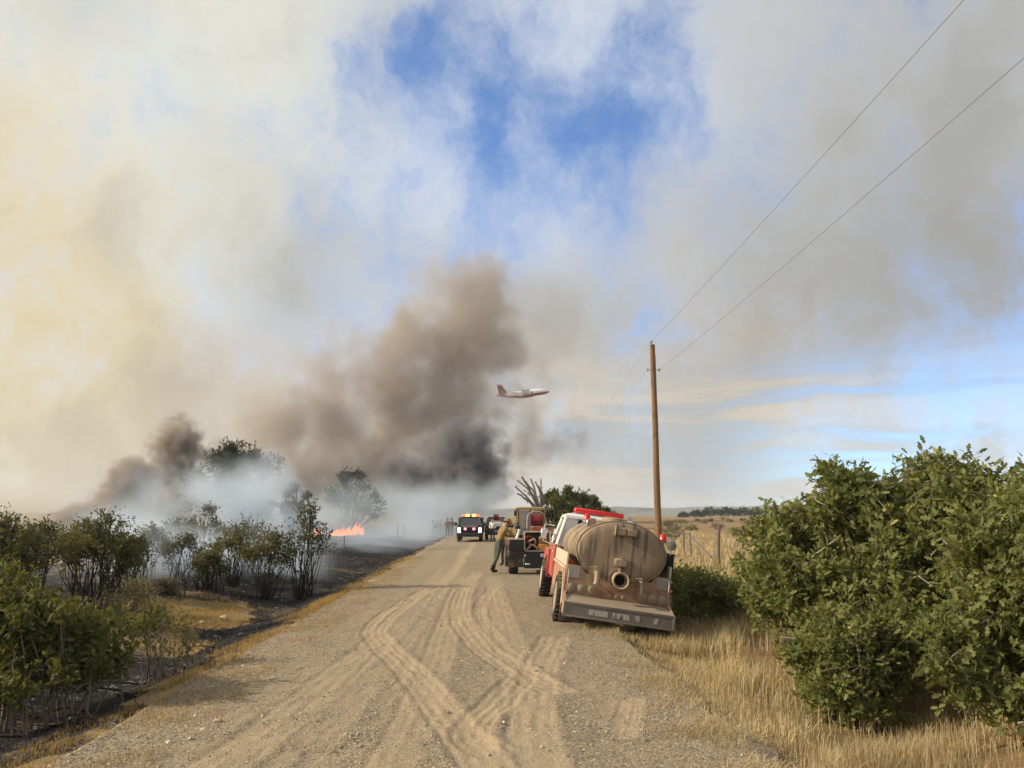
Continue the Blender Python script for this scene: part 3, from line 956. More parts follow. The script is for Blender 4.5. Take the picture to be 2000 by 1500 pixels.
shrub('oak_shrub', (-4.75, 10.9), [(0, 0, .62, .40, .4, .40, 60), (.25, .1, .42, .35, .35, .32, 40), (-.3, .1, .7, .35, .4, .35, 50)],
      'small half bare shrub with pale stems beside the burnt verge', 'shrub', LG, mat=M_SCORCH, seed=13, n_leaf=6, leaf=0.055, stems=20, stem_r=0.010, spread=0.4, twigs=0.8, bark=M_DEAD)
for i, (x, y, h, r, lab) in enumerate(((-9.6, 14.6, 1.75, 1.0, 'dark bushy oak shrub against the left edge of the picture'),
                                       (-8.1, 15.4, 1.85, .9, 'dark oak shrub with crooked trunks behind the nearest leafy shrubs'),
                                       (-11.4, 16.2, 1.9, 1.1, 'dark oak shrub farthest back along the left edge'))):
    shrub('oak_shrub', (x, y), [(0, 0, h * .78, r * .8, r * .7, h * .28, 200), (-.6 * r, .1, h * .62, r * .5, .6, h * .26, 120), (.65 * r, 0, h * .60, r * .45, .5, h * .24, 110), (.1, 0, h * .98, r * .4, .4, h * .14, 34), (.3 * r, .2, h * .42, r * .5, .4, h * .2, 50)],
          lab, 'shrub', LG, mat=M_SCORCH, seed=20 + i, n_leaf=8, leaf=0.075, shape=OVAL, stems=26, stem_r=0.018, spread=0.25, twigs=0.8, bark=M_CHAR, thin=0.3, shell=.15)
thin_s = ((452, 22.5, 1.55, 1.0, 'scorched oak shrub with bare lower stems left of the tallest one', 0), (520, 21.5, 1.75, 1.0, 'scorched oak shrub with green leaves left only near its top', 1),
          (592, 21.8, 2.55, 1.0, 'tallest scorched oak shrub, its bare stems rising from black ground', 2), (405, 21.0, 1.0, .7, 'low charred shrub with twiggy bare stems by the smoking ground', 3),
          (330, 27, 1.7, 1.0, 'scorched shrub half lost in pale smoke', 4), (285, 24, 1.5, .9, 'scorched shrub behind the metal fence post', 5), (210, 21, 1.7, .9, 'thin scorched shrub at the edge of the pale smoke', 6), (395, 29, 2.2, 1.1, 'scorched shrub standing behind the drifting smoke', 7),
          (150, 18.5, 1.65, 1.0, 'olive green scorched shrub filling the row behind the sagebrush', 8), (60, 19, 1.8, 1.1, 'olive green scorched shrub near the far left edge', 9), (255, 20.5, 1.25, .8, 'low scorched shrub right behind the metal post', 10), (480, 25.5, 1.9, 1.1, 'scorched shrub showing between the bare stemmed ones', 11), (350, 23.5, 1.3, .9, 'low scorched shrub with pale smoke curling round it', 12))
for px, y, h, r, lab, sd in thin_s:
    x = (px - 1000) / 1500 * (y * 0.985 - 0.3)
    L = [(0, 0, h * .80, r * .50, r * .5, h * .22, 95), (-.5 * r, .1, h * .68, r * .4, .4, h * .18, 52), (.45 * r, 0, h * .62, r * .4, .4, h * .22, 56), (.15 * r, 0, h * .97, r * .26, .3, h * .10, 18), (-.2 * r, 0, h * .5, r * .5, .4, h * .24, 44)]
    shrub('scorched_shrub', (x, y), L, lab, 'shrub', 'scorched shrubs in the smoke', mat=M_SCORCH, seed=30 + sd, n_leaf=7, leaf=0.095, shape=OVAL, stems=34 if sd < 4 else 20, stem_r=0.016, spread=0.22, twigs=1.0, bark=M_CHAR, thin=0.4, shell=0.2)

def juniper(base, h, r, label, seed, n=1000, bare=0.3, leaf=0.16, group='trees in the smoke', low=.14, k=30, name='juniper_tree', mat=None):
    g = np.random.default_rng(seed)
    L = []
    for i in range(k):
        a = g.uniform(0, 6.28)
        z = low + (.95 - low) * g.random() ** .85
        prof = math.sqrt(max(0.02, 1 - ((z - .42) / .60) ** 2))
        rr = r * prof * g.uniform(0.25, 0.95)
        s = r * g.uniform(0.19, 0.36)
        L.append((math.cos(a) * rr, math.sin(a) * rr, z * h, s, s, s * g.uniform(0.7, 1.1), int(n / k)))
    return shrub(name, base, L, label, 'tree', group, n_leaf=10, leaf=leaf, shape=OVAL, mat=mat or M_JUN, seed=seed, stems=22, stem_r=0.09, spread=0.10, twigs=0.15, twig=0.3, thin=bare, shell=0.2, bark=M_CHAR)

juniper((-20.6, 58), 7.2, 3.7, 'large dark juniper tree half hidden by pale smoke', 41, n=3200, bare=0.15, k=46)
juniper((-15.4, 55), 4.2, 1.4, 'smaller blue grey juniper at the foot of the large one', 42, n=620, bare=0.0, k=16)
juniper((-16.6, 81), 6.6, 2.9, 'round grey juniper tree standing above the open flames', 43, n=1900, bare=0.30, k=38)
RT = 'green trees behind the tractor'
for i, (px, y, h, r) in enumerate(((1080, 66, 4.3, 2.1), (1122, 70, 4.3, 2.2), (1162, 74, 3.7, 1.7))):
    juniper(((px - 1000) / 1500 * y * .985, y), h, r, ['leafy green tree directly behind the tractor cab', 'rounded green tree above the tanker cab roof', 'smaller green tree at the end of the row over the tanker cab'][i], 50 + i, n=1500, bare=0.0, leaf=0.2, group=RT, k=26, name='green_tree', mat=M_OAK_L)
# dead snag with bare limbs fanning up
def snag():
    g = np.random.default_rng(5)
    root = empty('dead_tree', (2.0, 55, float(soil_z(2.0, 55))), label='dead leafless tree with bare limbs fanning up behind the tractor', cat='tree')
    mb = MB()
    tips = [(1006, 951), (1012, 938), (1019, 932), (1026, 940), (1036, 934), (1044, 942), (1009, 962), (1052, 950), (1030, 955)]
    base = at(1052, 1003, 55)
    for i, (px, py) in enumerate(tips):
        e = at(px, py, 55 + g.uniform(-1, 1))
        q = []
        for s in np.linspace(0, 1, 8):
            w = base.lerp(e, s)
            w += Vector((0.28 * math.sin(s * 3.1) * (1 if i % 2 else 0.4), 0, 0.1 * math.sin(s * 3.1))) + Vector(g.normal(size=3) * 0.035)
            q.append(w - root.location)
        mb.tube(q, list(np.linspace(0.10, 0.055, 8)), 6)
    for i in range(10):
        px, py = tips[i % 9]
        e = at(px, py, 55)
        a = base.lerp(e, g.uniform(0.45, 0.9)) - root.location
        b = a + Vector((g.uniform(-.35, .2), 0, g.uniform(.15, .4)))
        mb.tube([a, b], [0.045, 0.02], 5)
    mb.tube([(0, 0, -.1), tuple(base - root.location)], [0.2, 0.12], 8)
    mb.build('trunk', M_DEAD, root)
snag()

# --- sage and field brush
SG = 'grey sagebrush clumps'
for i, (px, y, h, lab) in enumerate(((262, 16.8, .62, 'pale sagebrush clump at the foot of the metal post'), (205, 15.2, .55, 'sagebrush clump between the leafy shrubs and the post'), (300, 15.6, .35, 'small sagebrush clump beside the reddish soil'), (330, 19.5, .3, 'tiny sagebrush clump at the edge of the ash'))):
    x = (px - 1000) / 1500 * (y * .985 - .3)
    shrub('sagebrush', (x, y), [(0, 0, h * .5, h * .8, h * .7, h * .55, 170)], lab, 'shrub', SG, mat=M_SAGE, seed=60 + i, n_leaf=8, leaf=0.06, shape=DIAMOND, stems=10, stem_r=0.012, spread=0.3, shell=0.3)
FB = (1306, 1440, 1318, 1350, 1400, 1312, 1300, 1460, 1335, 1375, 1425, 1326, 1362, 1388, 1450, 1412)
for i in range(16):
    y = 60 + 11 * i + random.uniform(-4, 4)
    px = FB[i]
    x = (px - 1000) / 1500 * y * .985
    h = random.uniform(.7, 1.15)
    w = ['nearest', 'second', 'third', 'fourth', 'fifth', 'sixth', 'seventh', 'eighth', 'ninth', 'tenth', 'eleventh', 'twelfth', 'thirteenth', 'fourteenth', 'fifteenth', 'last'][sorted(FB).index(px)]
    shrub('field_brush', (x, y), [(0, 0, h * .5, h * 1.1, h * .9, h * .55, 70)], 'dry brush clump on the golden field, %s one counted from the utility pole' % w, 'shrub', 'brush clumps on the golden field', mat=M_SAGE, seed=80 + i, n_leaf=9, leaf=0.16, shape=DIAMOND, stems=3, twigs=0.0, shell=0.2)
for i, (px, y, h) in enumerate(((1362, 420, 3.6), (1388, 430, 5.2), (1420, 410, 4.6), (1450, 430, 5), (1335, 450, 3), (1478, 420, 4.4))):
    x = (px - 1000) / 1500 * y * .985
    shrub('far_tree', (x, y), [(0, 0, h * .55, h * .8, h * .6, h * .5, 110), (h * .7, 0, h * .4, h * .5, h * .5, h * .4, 60), (-h * .6, 0, h * .4, h * .5, h * .5, h * .36, 60)],
          'dark distant tree beyond the golden field, ' + ('second from the pole', 'third from the pole', 'fourth from the pole', 'fifth from the pole', 'nearest to the pole', 'farthest from the pole, by the thicket')[i], 'tree', 'distant trees beyond the field', mat=M_JUN, seed=110 + i, n_leaf=8, leaf=0.7, shape=DIAMOND, stems=3, stem_r=0.2, twigs=0.0, twig=1.0, shell=0.2)

# --- grass, stubble, straw and gravel
def blades(name, label, X0, Y0, H, W, mat, lean=0.35, seed=1, zfun=soil_z):
    g = np.random.default_rng(seed)
    n = len(X0)
    Z0 = zfun(X0, Y0)
    a = g.uniform(0, 6.283, n)
    d = np.stack([np.cos(a), np.sin(a), np.zeros(n)], 1)
    s = np.stack([-np.sin(a + g.normal(size=n)), np.cos(a), np.zeros(n)], 1) * (W / 2)[:, None]
    p = np.stack([X0, Y0, Z0 - 0.01], 1)
    l = (np.abs(g.normal(size=n)) * lean)[:, None]
    up = np.array([0, 0, 1.0])
    m = p + (up * 0.55 + d * l * 0.25) * H[:, None]
    tip = p + (up * (1.0 - 0.25 * np.minimum(l, 1.5)) + d * l) * H[:, None]
    V = np.stack([p - s, p + s, m - s * 0.7, m + s * 0.7, tip], 1).reshape(-1, 3)
    b = (np.arange(n) * 5)[:, None]
    F = np.concatenate([b + np.array([[0, 1, 3]]), b + np.array([[0, 3, 2]]), b + np.array([[2, 3, 4]])], 1).reshape(-1)
    tn = np.repeat(np.clip(g.random(n) * 0.5 + 0.25 + 0.25 * vnoise(X0, Y0, 1.5), 0, 1), 5)
    hh = np.tile(np.array([0, 0, .55, .55, 1.0]), n)
    o = raw_mesh(name, V, 3, F, mat, attrs={'tint': tn, 'turn': np.repeat(g.random(n), 5), 'up': hh})
    return tag(o, label, kind='stuff')

M_STRAW = leaf_mat('dry_grass', (0.34, 0.258, 0.145), (0.67, 0.555, 0.345), (0.30, 0.26, 0.16), 0.3, 0.7)
M_SHORT = leaf_mat('short_dry_grass', (0.26, 0.16, 0.06), (0.46, 0.32, 0.12), (0.18, 0.17, 0.06), 0.3, 0.7)
M_BURNT = leaf_mat('burnt_stubble', (0.018, 0.016, 0.015), (0.06, 0.055, 0.05), (0.20, 0.14, 0.07), 0.05, 0.9)

def scatter(n, x0, x1, y0, y1, seed, prob=None, ypow=1.0):
    g = np.random.default_rng(seed)
    y = y0 + (y1 - y0) * g.random(n) ** ypow
    u = g.uniform(x0, x1, n)
    x = u + road_x(y)
    if prob is not None:
        k = g.random(n) < prob(x, y, u)
        x, y, u = x[k], y[k], u[k]
    return x, y, u, g

x, y, u, g = scatter(150000, 2.75, 8.5, 4.2, 30, 1, lambda x, y, u: np.clip((u - 2.75 + 0.25 * vnoise(x, y, 2.2)) / 0.7, 0, 1) * np.clip(0.5 + 0.75 * vnoise(x, y, 1.9), 0.06, 1), 1.5)
blades('grass', 'tall golden dry grass along the verge by the oak thicket', x, y, (0.06 + 0.34 * np.clip((u - 2.7) / 1.4, 0, 1)) * (0.75 + 0.22 * vnoise(x, y, 0.9)) * g.uniform(.5, 1.35, len(x)), g.uniform(.003, .006, len(x)) * (1 + y / 14), M_STRAW, 0.35, 1)
x, y, u, g = scatter(34000, 4.5, 24, 28, 95, 2, lambda x, y, u: np.clip(0.5 + 0.5 * vnoise(x, y, 0.5), 0.1, 1), 1.3)
blades('grass', 'golden dry grass on the field beyond the fence', x, y, g.uniform(.15, .42, len(x)), g.uniform(.012, .03, len(x)) * (1 + y / 60), M_STRAW, 0.5, 2)
x, y, u, g = scatter(150000, -10.5, -2.9, 9.5, 24, 3, lambda x, y, u: np.clip(1 - burn_shade_mask(x, y) * 1.3, 0, 1) * np.clip(0.55 + 0.6 * vnoise(x, y, 1.9), 0.05, 1))
blades('grass', 'short brown grass on the unburnt patch left of the road', x, y, g.uniform(.04, .15, len(x)), g.uniform(.004, .009, len(x)), M_SHORT, 0.6, 3)
x, y, u, g = scatter(90000, -3.7, -2.0, 4.6, 40, 4, lambda x, y, u: np.clip(0.55 * vnoise(x, y, 1.4) + 0.55 - np.abs(u + 3.0) * 0.6, 0, 1), 1.7)
blades('grass', 'straw tufts along the left lip of the road', x, y, g.uniform(.02, .09, len(x)), g.uniform(.004, .008, len(x)), M_SHORT, 0.9, 4)
x, y, u, g = scatter(60000, 2.0, 3.3, 4.6, 22, 5, lambda x, y, u: np.clip(0.5 * vnoise(x, y, 1.6) + 0.45 - np.abs(u - 2.85) * 0.8, 0, 1), 1.6)
blades('straw', 'flattened pale straw along the right lip of the road', x, y, g.uniform(.03, .12, len(x)), g.uniform(.004, .008, len(x)), M_STRAW, 2.2, 5)
x, y, u, g = scatter(60000, -12, -2.95, 5, 48, 6, lambda x, y, u: np.clip(burn_shade_mask(x, y) - 0.3, 0, 1) * np.clip(0.4 + 0.5 * vnoise(x, y, 1.3), 0, 1), 1.4)
blades('burnt_stubble', 'black stubble left on the burnt verge', x, y, g.uniform(.03, .16, len(x)), g.uniform(.004, .009, len(x)) * (1 + y / 20), M_BURNT, 0.8, 6)

def pebbles():
    x, y, u, g = scatter(42000, -2.95, 3.0, 4.6, 19, 8, None, 1.9)
    n = len(x)
    keep = np.ones(n, bool)
    for q, dq, s, hw, st in _tr:
        for a in range(0, n, 5000):
            d2 = ((np.stack([x[a:a + 5000], y[a:a + 5000]], 1)[:, None] - q[None, ::6]) ** 2).sum(-1).min(1)
            keep[a:a + 5000] &= ~((d2 < (hw * 1.1) ** 2) & (g.random(len(d2)) < 0.75 * st))
    keep &= g.random(n) < np.clip(0.62 + 0.45 * vnoise(x, y, 1.7) + 0.15 * (np.abs(u) > 2.0), 0.12, 1)
    x, y = x[keep], y[keep]
    n = len(x)
    r = 0.0045 + 0.010 * g.random(n) ** 3.5 + 0.016 * (g.random(n) > 0.992)
    O = np.array([(1, 0, 0), (0, 1, 0), (-1, 0, 0), (0, -1, 0), (0, 0, .7), (0, 0, -.7)], float)
    F = np.array([(0, 1, 4), (1, 2, 4), (2, 3, 4), (3, 0, 4), (1, 0, 5), (2, 1, 5), (3, 2, 5), (0, 3, 5)])
    V = O[None] * g.uniform(.6, 1.4, (n, 6, 1)) + g.normal(size=(n, 6, 3)) * .18
    a = g.uniform(0, 6.28, n)
    c, s = np.cos(a)[:, None], np.sin(a)[:, None]
    V = np.stack([V[..., 0] * c - V[..., 1] * s, V[..., 0] * s + V[..., 1] * c, V[..., 2]], -1) * r[:, None, None]
    V += np.stack([x, y, road_z(x, y) + r * 0.25 - 0.006], 1)[:, None]
    m, t = new_mat('pebble')
    finish(t, t.mix(t.attr('tint'), (0.22, 0.18, 0.135), (0.60, 0.52, 0.41)), 0.9, 0, None, 0.2)
    o = raw_mesh('gravel', V.reshape(-1, 3), 3, (F[None] + (np.arange(n) * 6)[:, None, None]).reshape(-1), m, attrs={'tint': np.repeat(g.random(n) ** 1.3, 6)})
    tag(o, 'loose grey and tan gravel on the road', kind='stuff')
pebbles()

def twigs_on_ground():
    mb = MB()
    g = np.random.default_rng(17)
    for i in range(420):
        y = 5.5 + 26 * g.random() ** 1.3
        u = -3.2 - 6.5 * g.random()
        x = float(u + road_x(y))
        if burn_shade_mask(np.array(x), np.array(y)) < 0.4:
            continue
        z = float(soil_z(x, y))
        a = g.uniform(0, 6.28)
        L = g.uniform(.15, .7)
        p = Vector((x, y, z + .015))
        q = [p, p + Vector((math.cos(a) * L * .5, math.sin(a) * L * .5, g.uniform(0, .08))), p + Vector((math.cos(a + .3) * L, math.sin(a + .3) * L, g.uniform(0.0, .16)))]
        mb.tube(q, [.012, .009, .004], 4, False)
    return tag(mb.build('charred_litter', M_CHAR), 'charred twigs lying on the burnt verge', kind='stuff')
twigs_on_ground()
# ------------------------------------------------------------------ vehicles
M_RED = paint('dusty_red_paint', (0.42, 0.035, 0.025), 0.45, dust=0.52)
M_REDD = paint('mud_caked_red_paint', (0.24, 0.040, 0.03), 0.7, dust=0.74, var=0.35)
M_PINK = paint('sun_faded_red_paint', (0.42, 0.13, 0.09), 0.6, dust=0.62)
M_CREAM = paint('dusty_white_paint', (0.60, 0.50, 0.36), 0.5, dust=0.5)
M_WHITE = paint('white_paint', (0.78, 0.76, 0.70), 0.4, dust=0.15)
M_BLACK = paint('black_paint', (0.018, 0.018, 0.019), 0.45, dust=0.22)
M_DKRED = paint('dark_red_paint', (0.10, 0.012, 0.012), 0.4, dust=0.12)
M_NAVY = paint('dark_blue_grey_paint', (0.03, 0.033, 0.042), 0.4, dust=0.2)
M_STEEL = paint('dusty_steel', (0.36, 0.34, 0.31), 0.5, 0.6, dust=0.45)
M_ALU = paint('worn_aluminium', (0.20, 0.175, 0.15), 0.6, 0.3, dust=0.30, var=0.45)
M_CHROME = paint('chrome', (0.75, 0.75, 0.75), 0.25, 0.9, dust=0.1)
M_DARK = plain('dark_underbody', (0.022, 0.020, 0.018), 0.9, 0.3, 6)
M_RUB = paint('tyre_rubber', (0.028, 0.027, 0.026), 0.85, dust=0.42, spec=0.2)
M_FLAP = paint('mud_flap_rubber', (0.05, 0.042, 0.036), 0.85, dust=0.5, spec=0.2)
M_YEL = paint('faded_yellow_paint', (0.24, 0.14, 0.045), 0.55, dust=0.35)
M_HOSE = plain('hose_jacket', (0.42, 0.30, 0.20), 0.85, 0.3, 8)
M_HOSER = plain('red_hose', (0.20, 0.022, 0.020), 0.6, 0.25, 8)
M_ORANGE = paint('orange_box_paint', (0.62, 0.25, 0.05), 0.5, dust=0.3)
M_GLASS, _t = new_mat('tinted_glass')
finish(_t, (0.05, 0.06, 0.065), 0.12, 0, None, 0.6)
M_LRED, _t = new_mat('red_lens')
finish(_t, (0.62, 0.018, 0.018), 0.25, 0, None, 0.6)
M_LDUST = paint('dusty_red_lens', (0.22, 0.06, 0.045), 0.7, dust=0.85)
M_LAMB, _t = new_mat('amber_lens')
finish(_t, (0.75, 0.28, 0.02), 0.25, 0, None, 0.6)
M_MARK = plain('worn_white_reflector', (0.42, 0.39, 0.35), 0.6, 0.55, 26)
M_PLATE = plain('licence_plate_white', (0.68, 0.67, 0.62), 0.5, 0.15, 20)
M_INK = plain('dark_lettering', (0.05, 0.05, 0.06), 0.6, 0.1, 8)

# road-dust covered tank with darker wash streaks running down it
M_TANK, t = new_mat('dust_covered_tank')
P = t.node('ShaderNodeTexCoord').outputs['Object']
px_, py_, pz_ = t.xyz(P)[:3]
st = t.noise(t.comb(t.m('MULTIPLY', px_, 7.0), t.m('MULTIPLY', py_, 7.0), t.m('MULTIPLY', pz_, 0.55)), 1.0, 5, 0.6)
nn = t.noise(P, 2.4, 5, 0.6)
nf = t.noise(P, 26, 4, 0.65)
c = t.mix(nn, (0.275, 0.198, 0.130), (0.40, 0.300, 0.205))
c = t.mix(t.m('MULTIPLY', t.step(st, 0.53, 0.60), 0.8), c, (0.12, 0.098, 0.072))
c = t.mix(t.m('MULTIPLY', t.step(st, 0.43, 0.37), 0.55), c, (0.46, 0.38, 0.27))
c = t.mix(t.step(nf, 0.55, 0.75, 0, 0.35), c, (0.22, 0.18, 0.13))
finish(t, c, 0.72, 0.25, t.bump(nf, 0.15, 0.01), 0.35)

def wheel(parent, x, y, r, w, side, dual=False, rimm=None, seg=28):
    """side -1: outer face towards -x."""
    e = empty('wheel', (x, y, r))
    e.parent = parent
    tb = MB()
    prof = [(-w / 2 * .92, r * .60), (-w / 2, r * .70), (-w / 2 * 1.02, r * .86), (-w / 2 * .86, r * .97), (-w / 2 * .6, r), (w / 2 * .6, r), (w / 2 * .86, r * .97), (w / 2 * 1.02, r * .86), (w / 2, r * .70), (w / 2 * .92, r * .60)]
    tb.lathe(prof, 'x', (0, 0, 0), seg)
    for j in range(seg):       # tread blocks
        a = 2 * math.pi * (j + .5) / seg
        for s in (-1, 1):
            b = a + s * 0.05
            p = Vector((s * w * .24, math.cos(b) * r, math.sin(b) * r))
            n = Vector((0, math.cos(b), math.sin(b)))
            q = Vector((0, -math.sin(b), math.cos(b)))
            ex = Vector((1, 0, 0))
            d = [(-.17 * w, -.06 * r), (.17 * w, -.06 * r), (.17 * w, .06 * r), (-.17 * w, .06 * r)]
            tb.hexa([p + ex * u + q * v - n * .01 for u, v in d] + [p + ex * u + q * v + n * .012 for u, v in d])
    tyre = tb.build('tyre', M_RUB, e)
    rb = MB()
    o = side * w / 2
    i = side * w * .12
    rb.lathe([(o * .96, r * .61), (o * .80, r * .56), (i, r * .50), (i * 1.1, r * .26), (o * .70, r * .22), (o * .86, r * .17), (o * .90, 0.001)], 'x', (0, 0, 0), 20)
    rb.build('rim', rimm or M_CREAM, e)
    nb = MB()
    for j in range(8):
        a = 2 * math.pi * j / 8
        nb.cyl((i * 1.05, math.cos(a) * r * .34, math.sin(a) * r * .34), (i * 1.05 + side * .035, math.cos(a) * r * .34, math.sin(a) * r * .34), .014, n=6)
    tag(nb.build('wheel_nut', M_STEEL, e), kind='stuff')
    return e, tyre

def lamp(parent, name, c, r, depth, mat, axis='y', ring=M_STEEL, sgn=-1):
    mb = MB()
    mb.lathe([(0, r), (sgn * depth * .6, r * .95), (sgn * depth, r * .55), (sgn * depth * 1.08, .001)], axis, c, 14)
    o = mb.build(name, mat, parent)
    rg = MB()
    rg.lathe([(0, r * 1.18), (sgn * depth * .35, r * 1.18), (sgn * depth * .35, r * .98), (0, r * .98)], axis, c, 14)
    rg.build('rim', ring, o)
    return o

def arch_poly(y0, y1, z0, z1, yc, ra, n=10, zc=None):
    """Side outline (y, z) with a wheel arch bitten out of its lower edge."""
    zc = z0 if zc is None else zc
    p = [(y0, z0)]
    a0 = math.asin(max(-1, min(1, (z0 - zc) / ra)))
    for k in range(n + 1):
        a = math.pi - a0 + (2 * a0 - math.pi) * k / n
        p.append((yc + ra * math.cos(a), zc + ra * math.sin(a)))
    p += [(y1, z0), (y1, z1), (y0, z1)]
    return p

M_RIM = paint('mud_caked_rim', (0.20, 0.16, 0.12), 0.8, dust=0.7)

def tanker():
    T = empty('tanker_truck', (1.84, 14.05, -0.10), (0, R(8.0), R(0.9)), 'dusty tanker fire truck leaning into the roadside ditch', 'truck')
    # frame and running gear
    mb = MB()
    for s in (-1, 1):
        mb.box(s * .42 - .05, s * .42 + .05, .72, 6.5, .52, .72, .01)
    mb.cyl((-.95, 1.09, .455), (.95, 1.09, .455), .09, n=10)
    mb.cyl((-.95, 5.7, .47), (.95, 5.7, .47), .07, n=10)
    mb.ell((0, 1.09, .47), (.2, .22, .2))
    mb.build('chassis', M_DARK, T)
    for y, dual in ((1.09, True), (5.7, False)):
        for s in (-1, 1):
            e, ty = wheel(T, s * (.955 if dual else .98), y, .455, .26, s, rimm=M_RIM if dual else M_CREAM)
            if dual:
                wheel(T, s * .65, y, .455, .26, s, rimm=M_RIM)
            if dual and s == -1:    # raised white lettering worn round the tyre wall
                lt = MB()
                for j in range(9):
                    a = R(-62 + j * 13)
                    if j in (4,):
                        continue
                    lt.hexa([(-.134, math.cos(b) * q, math.sin(b) * q) for q in (.345, .385) for b in ((a, a + .10) if q < .36 else (a + .10, a))] + [(-.138, math.cos(b) * q, math.sin(b) * q) for q in (.345, .385) for b in ((a, a + .10) if q < .36 else (a + .10, a))])
                tag(lt.build('lettering', M_MARK, ty), kind='stuff')
    # rear bumper step
    b = MB()
    b.box(-.99, .99, 0, .06, .245, .485, .008)
    b.box(-1.0, -.955, -.012, .012, .235, .495, .004)
    b.box(.955, 1.0, -.012, .012, .235, .495, .004)
    b.box(-.953, .953, -.012, .012, .455, .495, .004)
    b.box(-.953, .953, -.012, .012, .235, .265, .004)
    bump = b.build('bumper', M_ALU, T)
    marks = [(-.55, -.46, 0, .02), (-.44, -.34, .01, .0), (-.33, -.20, 0, .0), (-.15, -.08, .05, .03), (-.06, .05, -.05, .0), (.10, .22, -.02, -.05), (.26, .31, .06, .02), (.33, .37, .0, .0), (.62, .68, .0, .02)]
    for x0, x1, a, c_ in marks:
        mk = MB()
        mk.hexa([(x0 + a, -.004, .31), (x1 + a, -.004, .31), (x1 + c_, -.004, .405), (x0 + c_, -.004, .405), (x0 + a, .004, .31), (x1 + a, .004, .31), (x1 + c_, .004, .405), (x0 + c_, .004, .405)])
        mk.build('reflective_marking', M_MARK, bump)
    d = MB()
    d.hexa([(-.99, .065, .46), (.99, .065, .46), (.99, .56, .53), (-.99, .56, .53), (-.99, .065, .49), (.99, .065, .49), (.99, .56, .575), (-.99, .56, .575)])
    d.build('step_deck', M_STEEL, T)
    # rear panel, cut down in the middle where the tank sits
    p = MB()
    p.prism([(-.97, .56), (.97, .56), (.97, 1.10), (.70, 1.10), (.62, .98), (-.62, .98), (-.70, 1.10), (-.97, 1.10)], 'y', .565, .62)
    rear = p.build('rear_panel', M_REDD, T)
    for s in (-1, 1):
        q = MB()
        q.box(s * .84 - .125, s * .84 + .125, .552, .564, .87, 1.085, .004)
        q.build('diamond_plate', M_STEEL, T)
        for j in range(3):
            lamp(T, 'tail_light', (s * (.86 - j * .195), .56, .70), .072, .035, M_LDUST)
    for x in (-.12, 0.0, .12):
        lamp(T, 'marker_light', (x, .562, .645), .028, .02, M_LDUST)
    gr_ = MB()
    gr_.tube([(-.93, .50, .60), (-.93, .47, .66), (-.93, .47, .98), (-.93, .52, 1.04)], .013, 6)
    gr_.build('grab_rail', M_STEEL, T)
    gr_ = MB()
    gr_.tube([(.93, .50, .60), (.93, .47, .66), (.93, .47, .98), (.93, .52, 1.04)], .013, 6)
    gr_.build('grab_rail', M_STEEL, T)
    # sides with wheel arch, ledge and cream side boards
    for s in (-1, 1):
        q = MB()
        q.prism(arch_poly(.57, 1.72, .30, 1.0, 1.09, .505, zc=.455), 'x', s * .93, s * .985)
        q.build('side_panel', M_PINK, T)
        q = MB()
        q.prism([(.08, .26), (.565, .26), (.565, .62), (.52, .62), (.08, .49)], 'x', s * .945, s * .99)
        q.build('rear_skirt', M_PINK, T)
        q = MB()
        q.box(s * .93 - .05, s * .93 + .05, 1.74, 3.45, .50, 1.0, .012)
        cp = q.build('tool_compartment', M_PINK, T)
        for y0, y1 in ((1.80, 2.55), (2.60, 3.38)):
            dd = MB()
            dd.box(s * .985 - .008, s * .985 + .008, y0, y1, .56, .94, .004)
            dd.build('door', M_PINK, cp)
        q = MB()
        q.box(s * .955 - .055, s * .955 + .055, .60, 3.45, 1.0, 1.065, .012)
        lg = q.build('ledge', M_CREAM, T)
        for yy in (.72, 2.2):
            lamp(lg, 'marker_light', (s * 1.008, yy, 1.033), .022, .018, M_LAMB, 'x', sgn=s)
        q = MB()
        q.box(s * .965 - .018, s * .965 + .018, .62, 3.4, 1.066, 1.31, .006)
        q.build('side_board', M_CREAM, T)
        q = MB()     # rolled rim round the wheel arch
        q.tube([(s * .99, 1.09 + .512 * math.cos(R(a)), .455 + .512 * math.sin(R(a))) for a in range(-14, 195, 12)], .02, 6)
        q.build('arch_trim', M_CREAM, T)
        q = MB()
        q.box(s * .80 - .22, s * .80 + .22, .40, .415, .10, .42, .004)
        q.build('mud_flap', M_FLAP, T)
    # elliptical tank
    tk = MB()
    n = 56
    rings = [(.545, .0), (.53, .35), (.525, .75), (.535, .93), (.56, .985), (.60, 1.0), (3.70, 1.0), (3.74, .98), (3.77, .7), (3.78, .0)]
    vs, fs = [], []
    for yy, k in rings:
        k = max(k, .002)
        for j in range(n):
            a = 2 * math.pi * j / n
            vs.append((.83 * k * math.cos(a), yy, 1.44 + .56 * k * math.sin(a)))
    for i in range(len(rings) - 1):
        for j in range(n):
            q = (j + 1) % n
            fs.append((i * n + j, i * n + q, (i + 1) * n + q, (i + 1) * n + j))
    tk.add(vs, fs)
    tank = tk.build('tank', M_TANK, T, ang=50)
    rim = MB()
    rim.tube([(.838 * math.cos(2 * math.pi * j / 48), .575, 1.44 + .568 * math.sin(2 * math.pi * j / 48)) for j in range(49)], .017, 6, False)
    rim.build('end_rim', M_TANK, tank)
    for yy in (1.5, 2.6):
        rim = MB()
        rim.tube([(.836 * math.cos(2 * math.pi * j / 48), yy, 1.44 + .566 * math.sin(2 * math.pi * j / 48)) for j in range(49)], .012, 6, False)
        rim.build('tank_strap', M_TANK, tank)
    hb = MB()
    hb.lathe([(1.99, .26), (2.07, .26), (2.09, .20), (2.10, .001)], 'z', (.05, 2.2, 0), 18)
    hb.build('manhole_cover', M_TANK, tank)
    # dump outlet
    ft = MB()
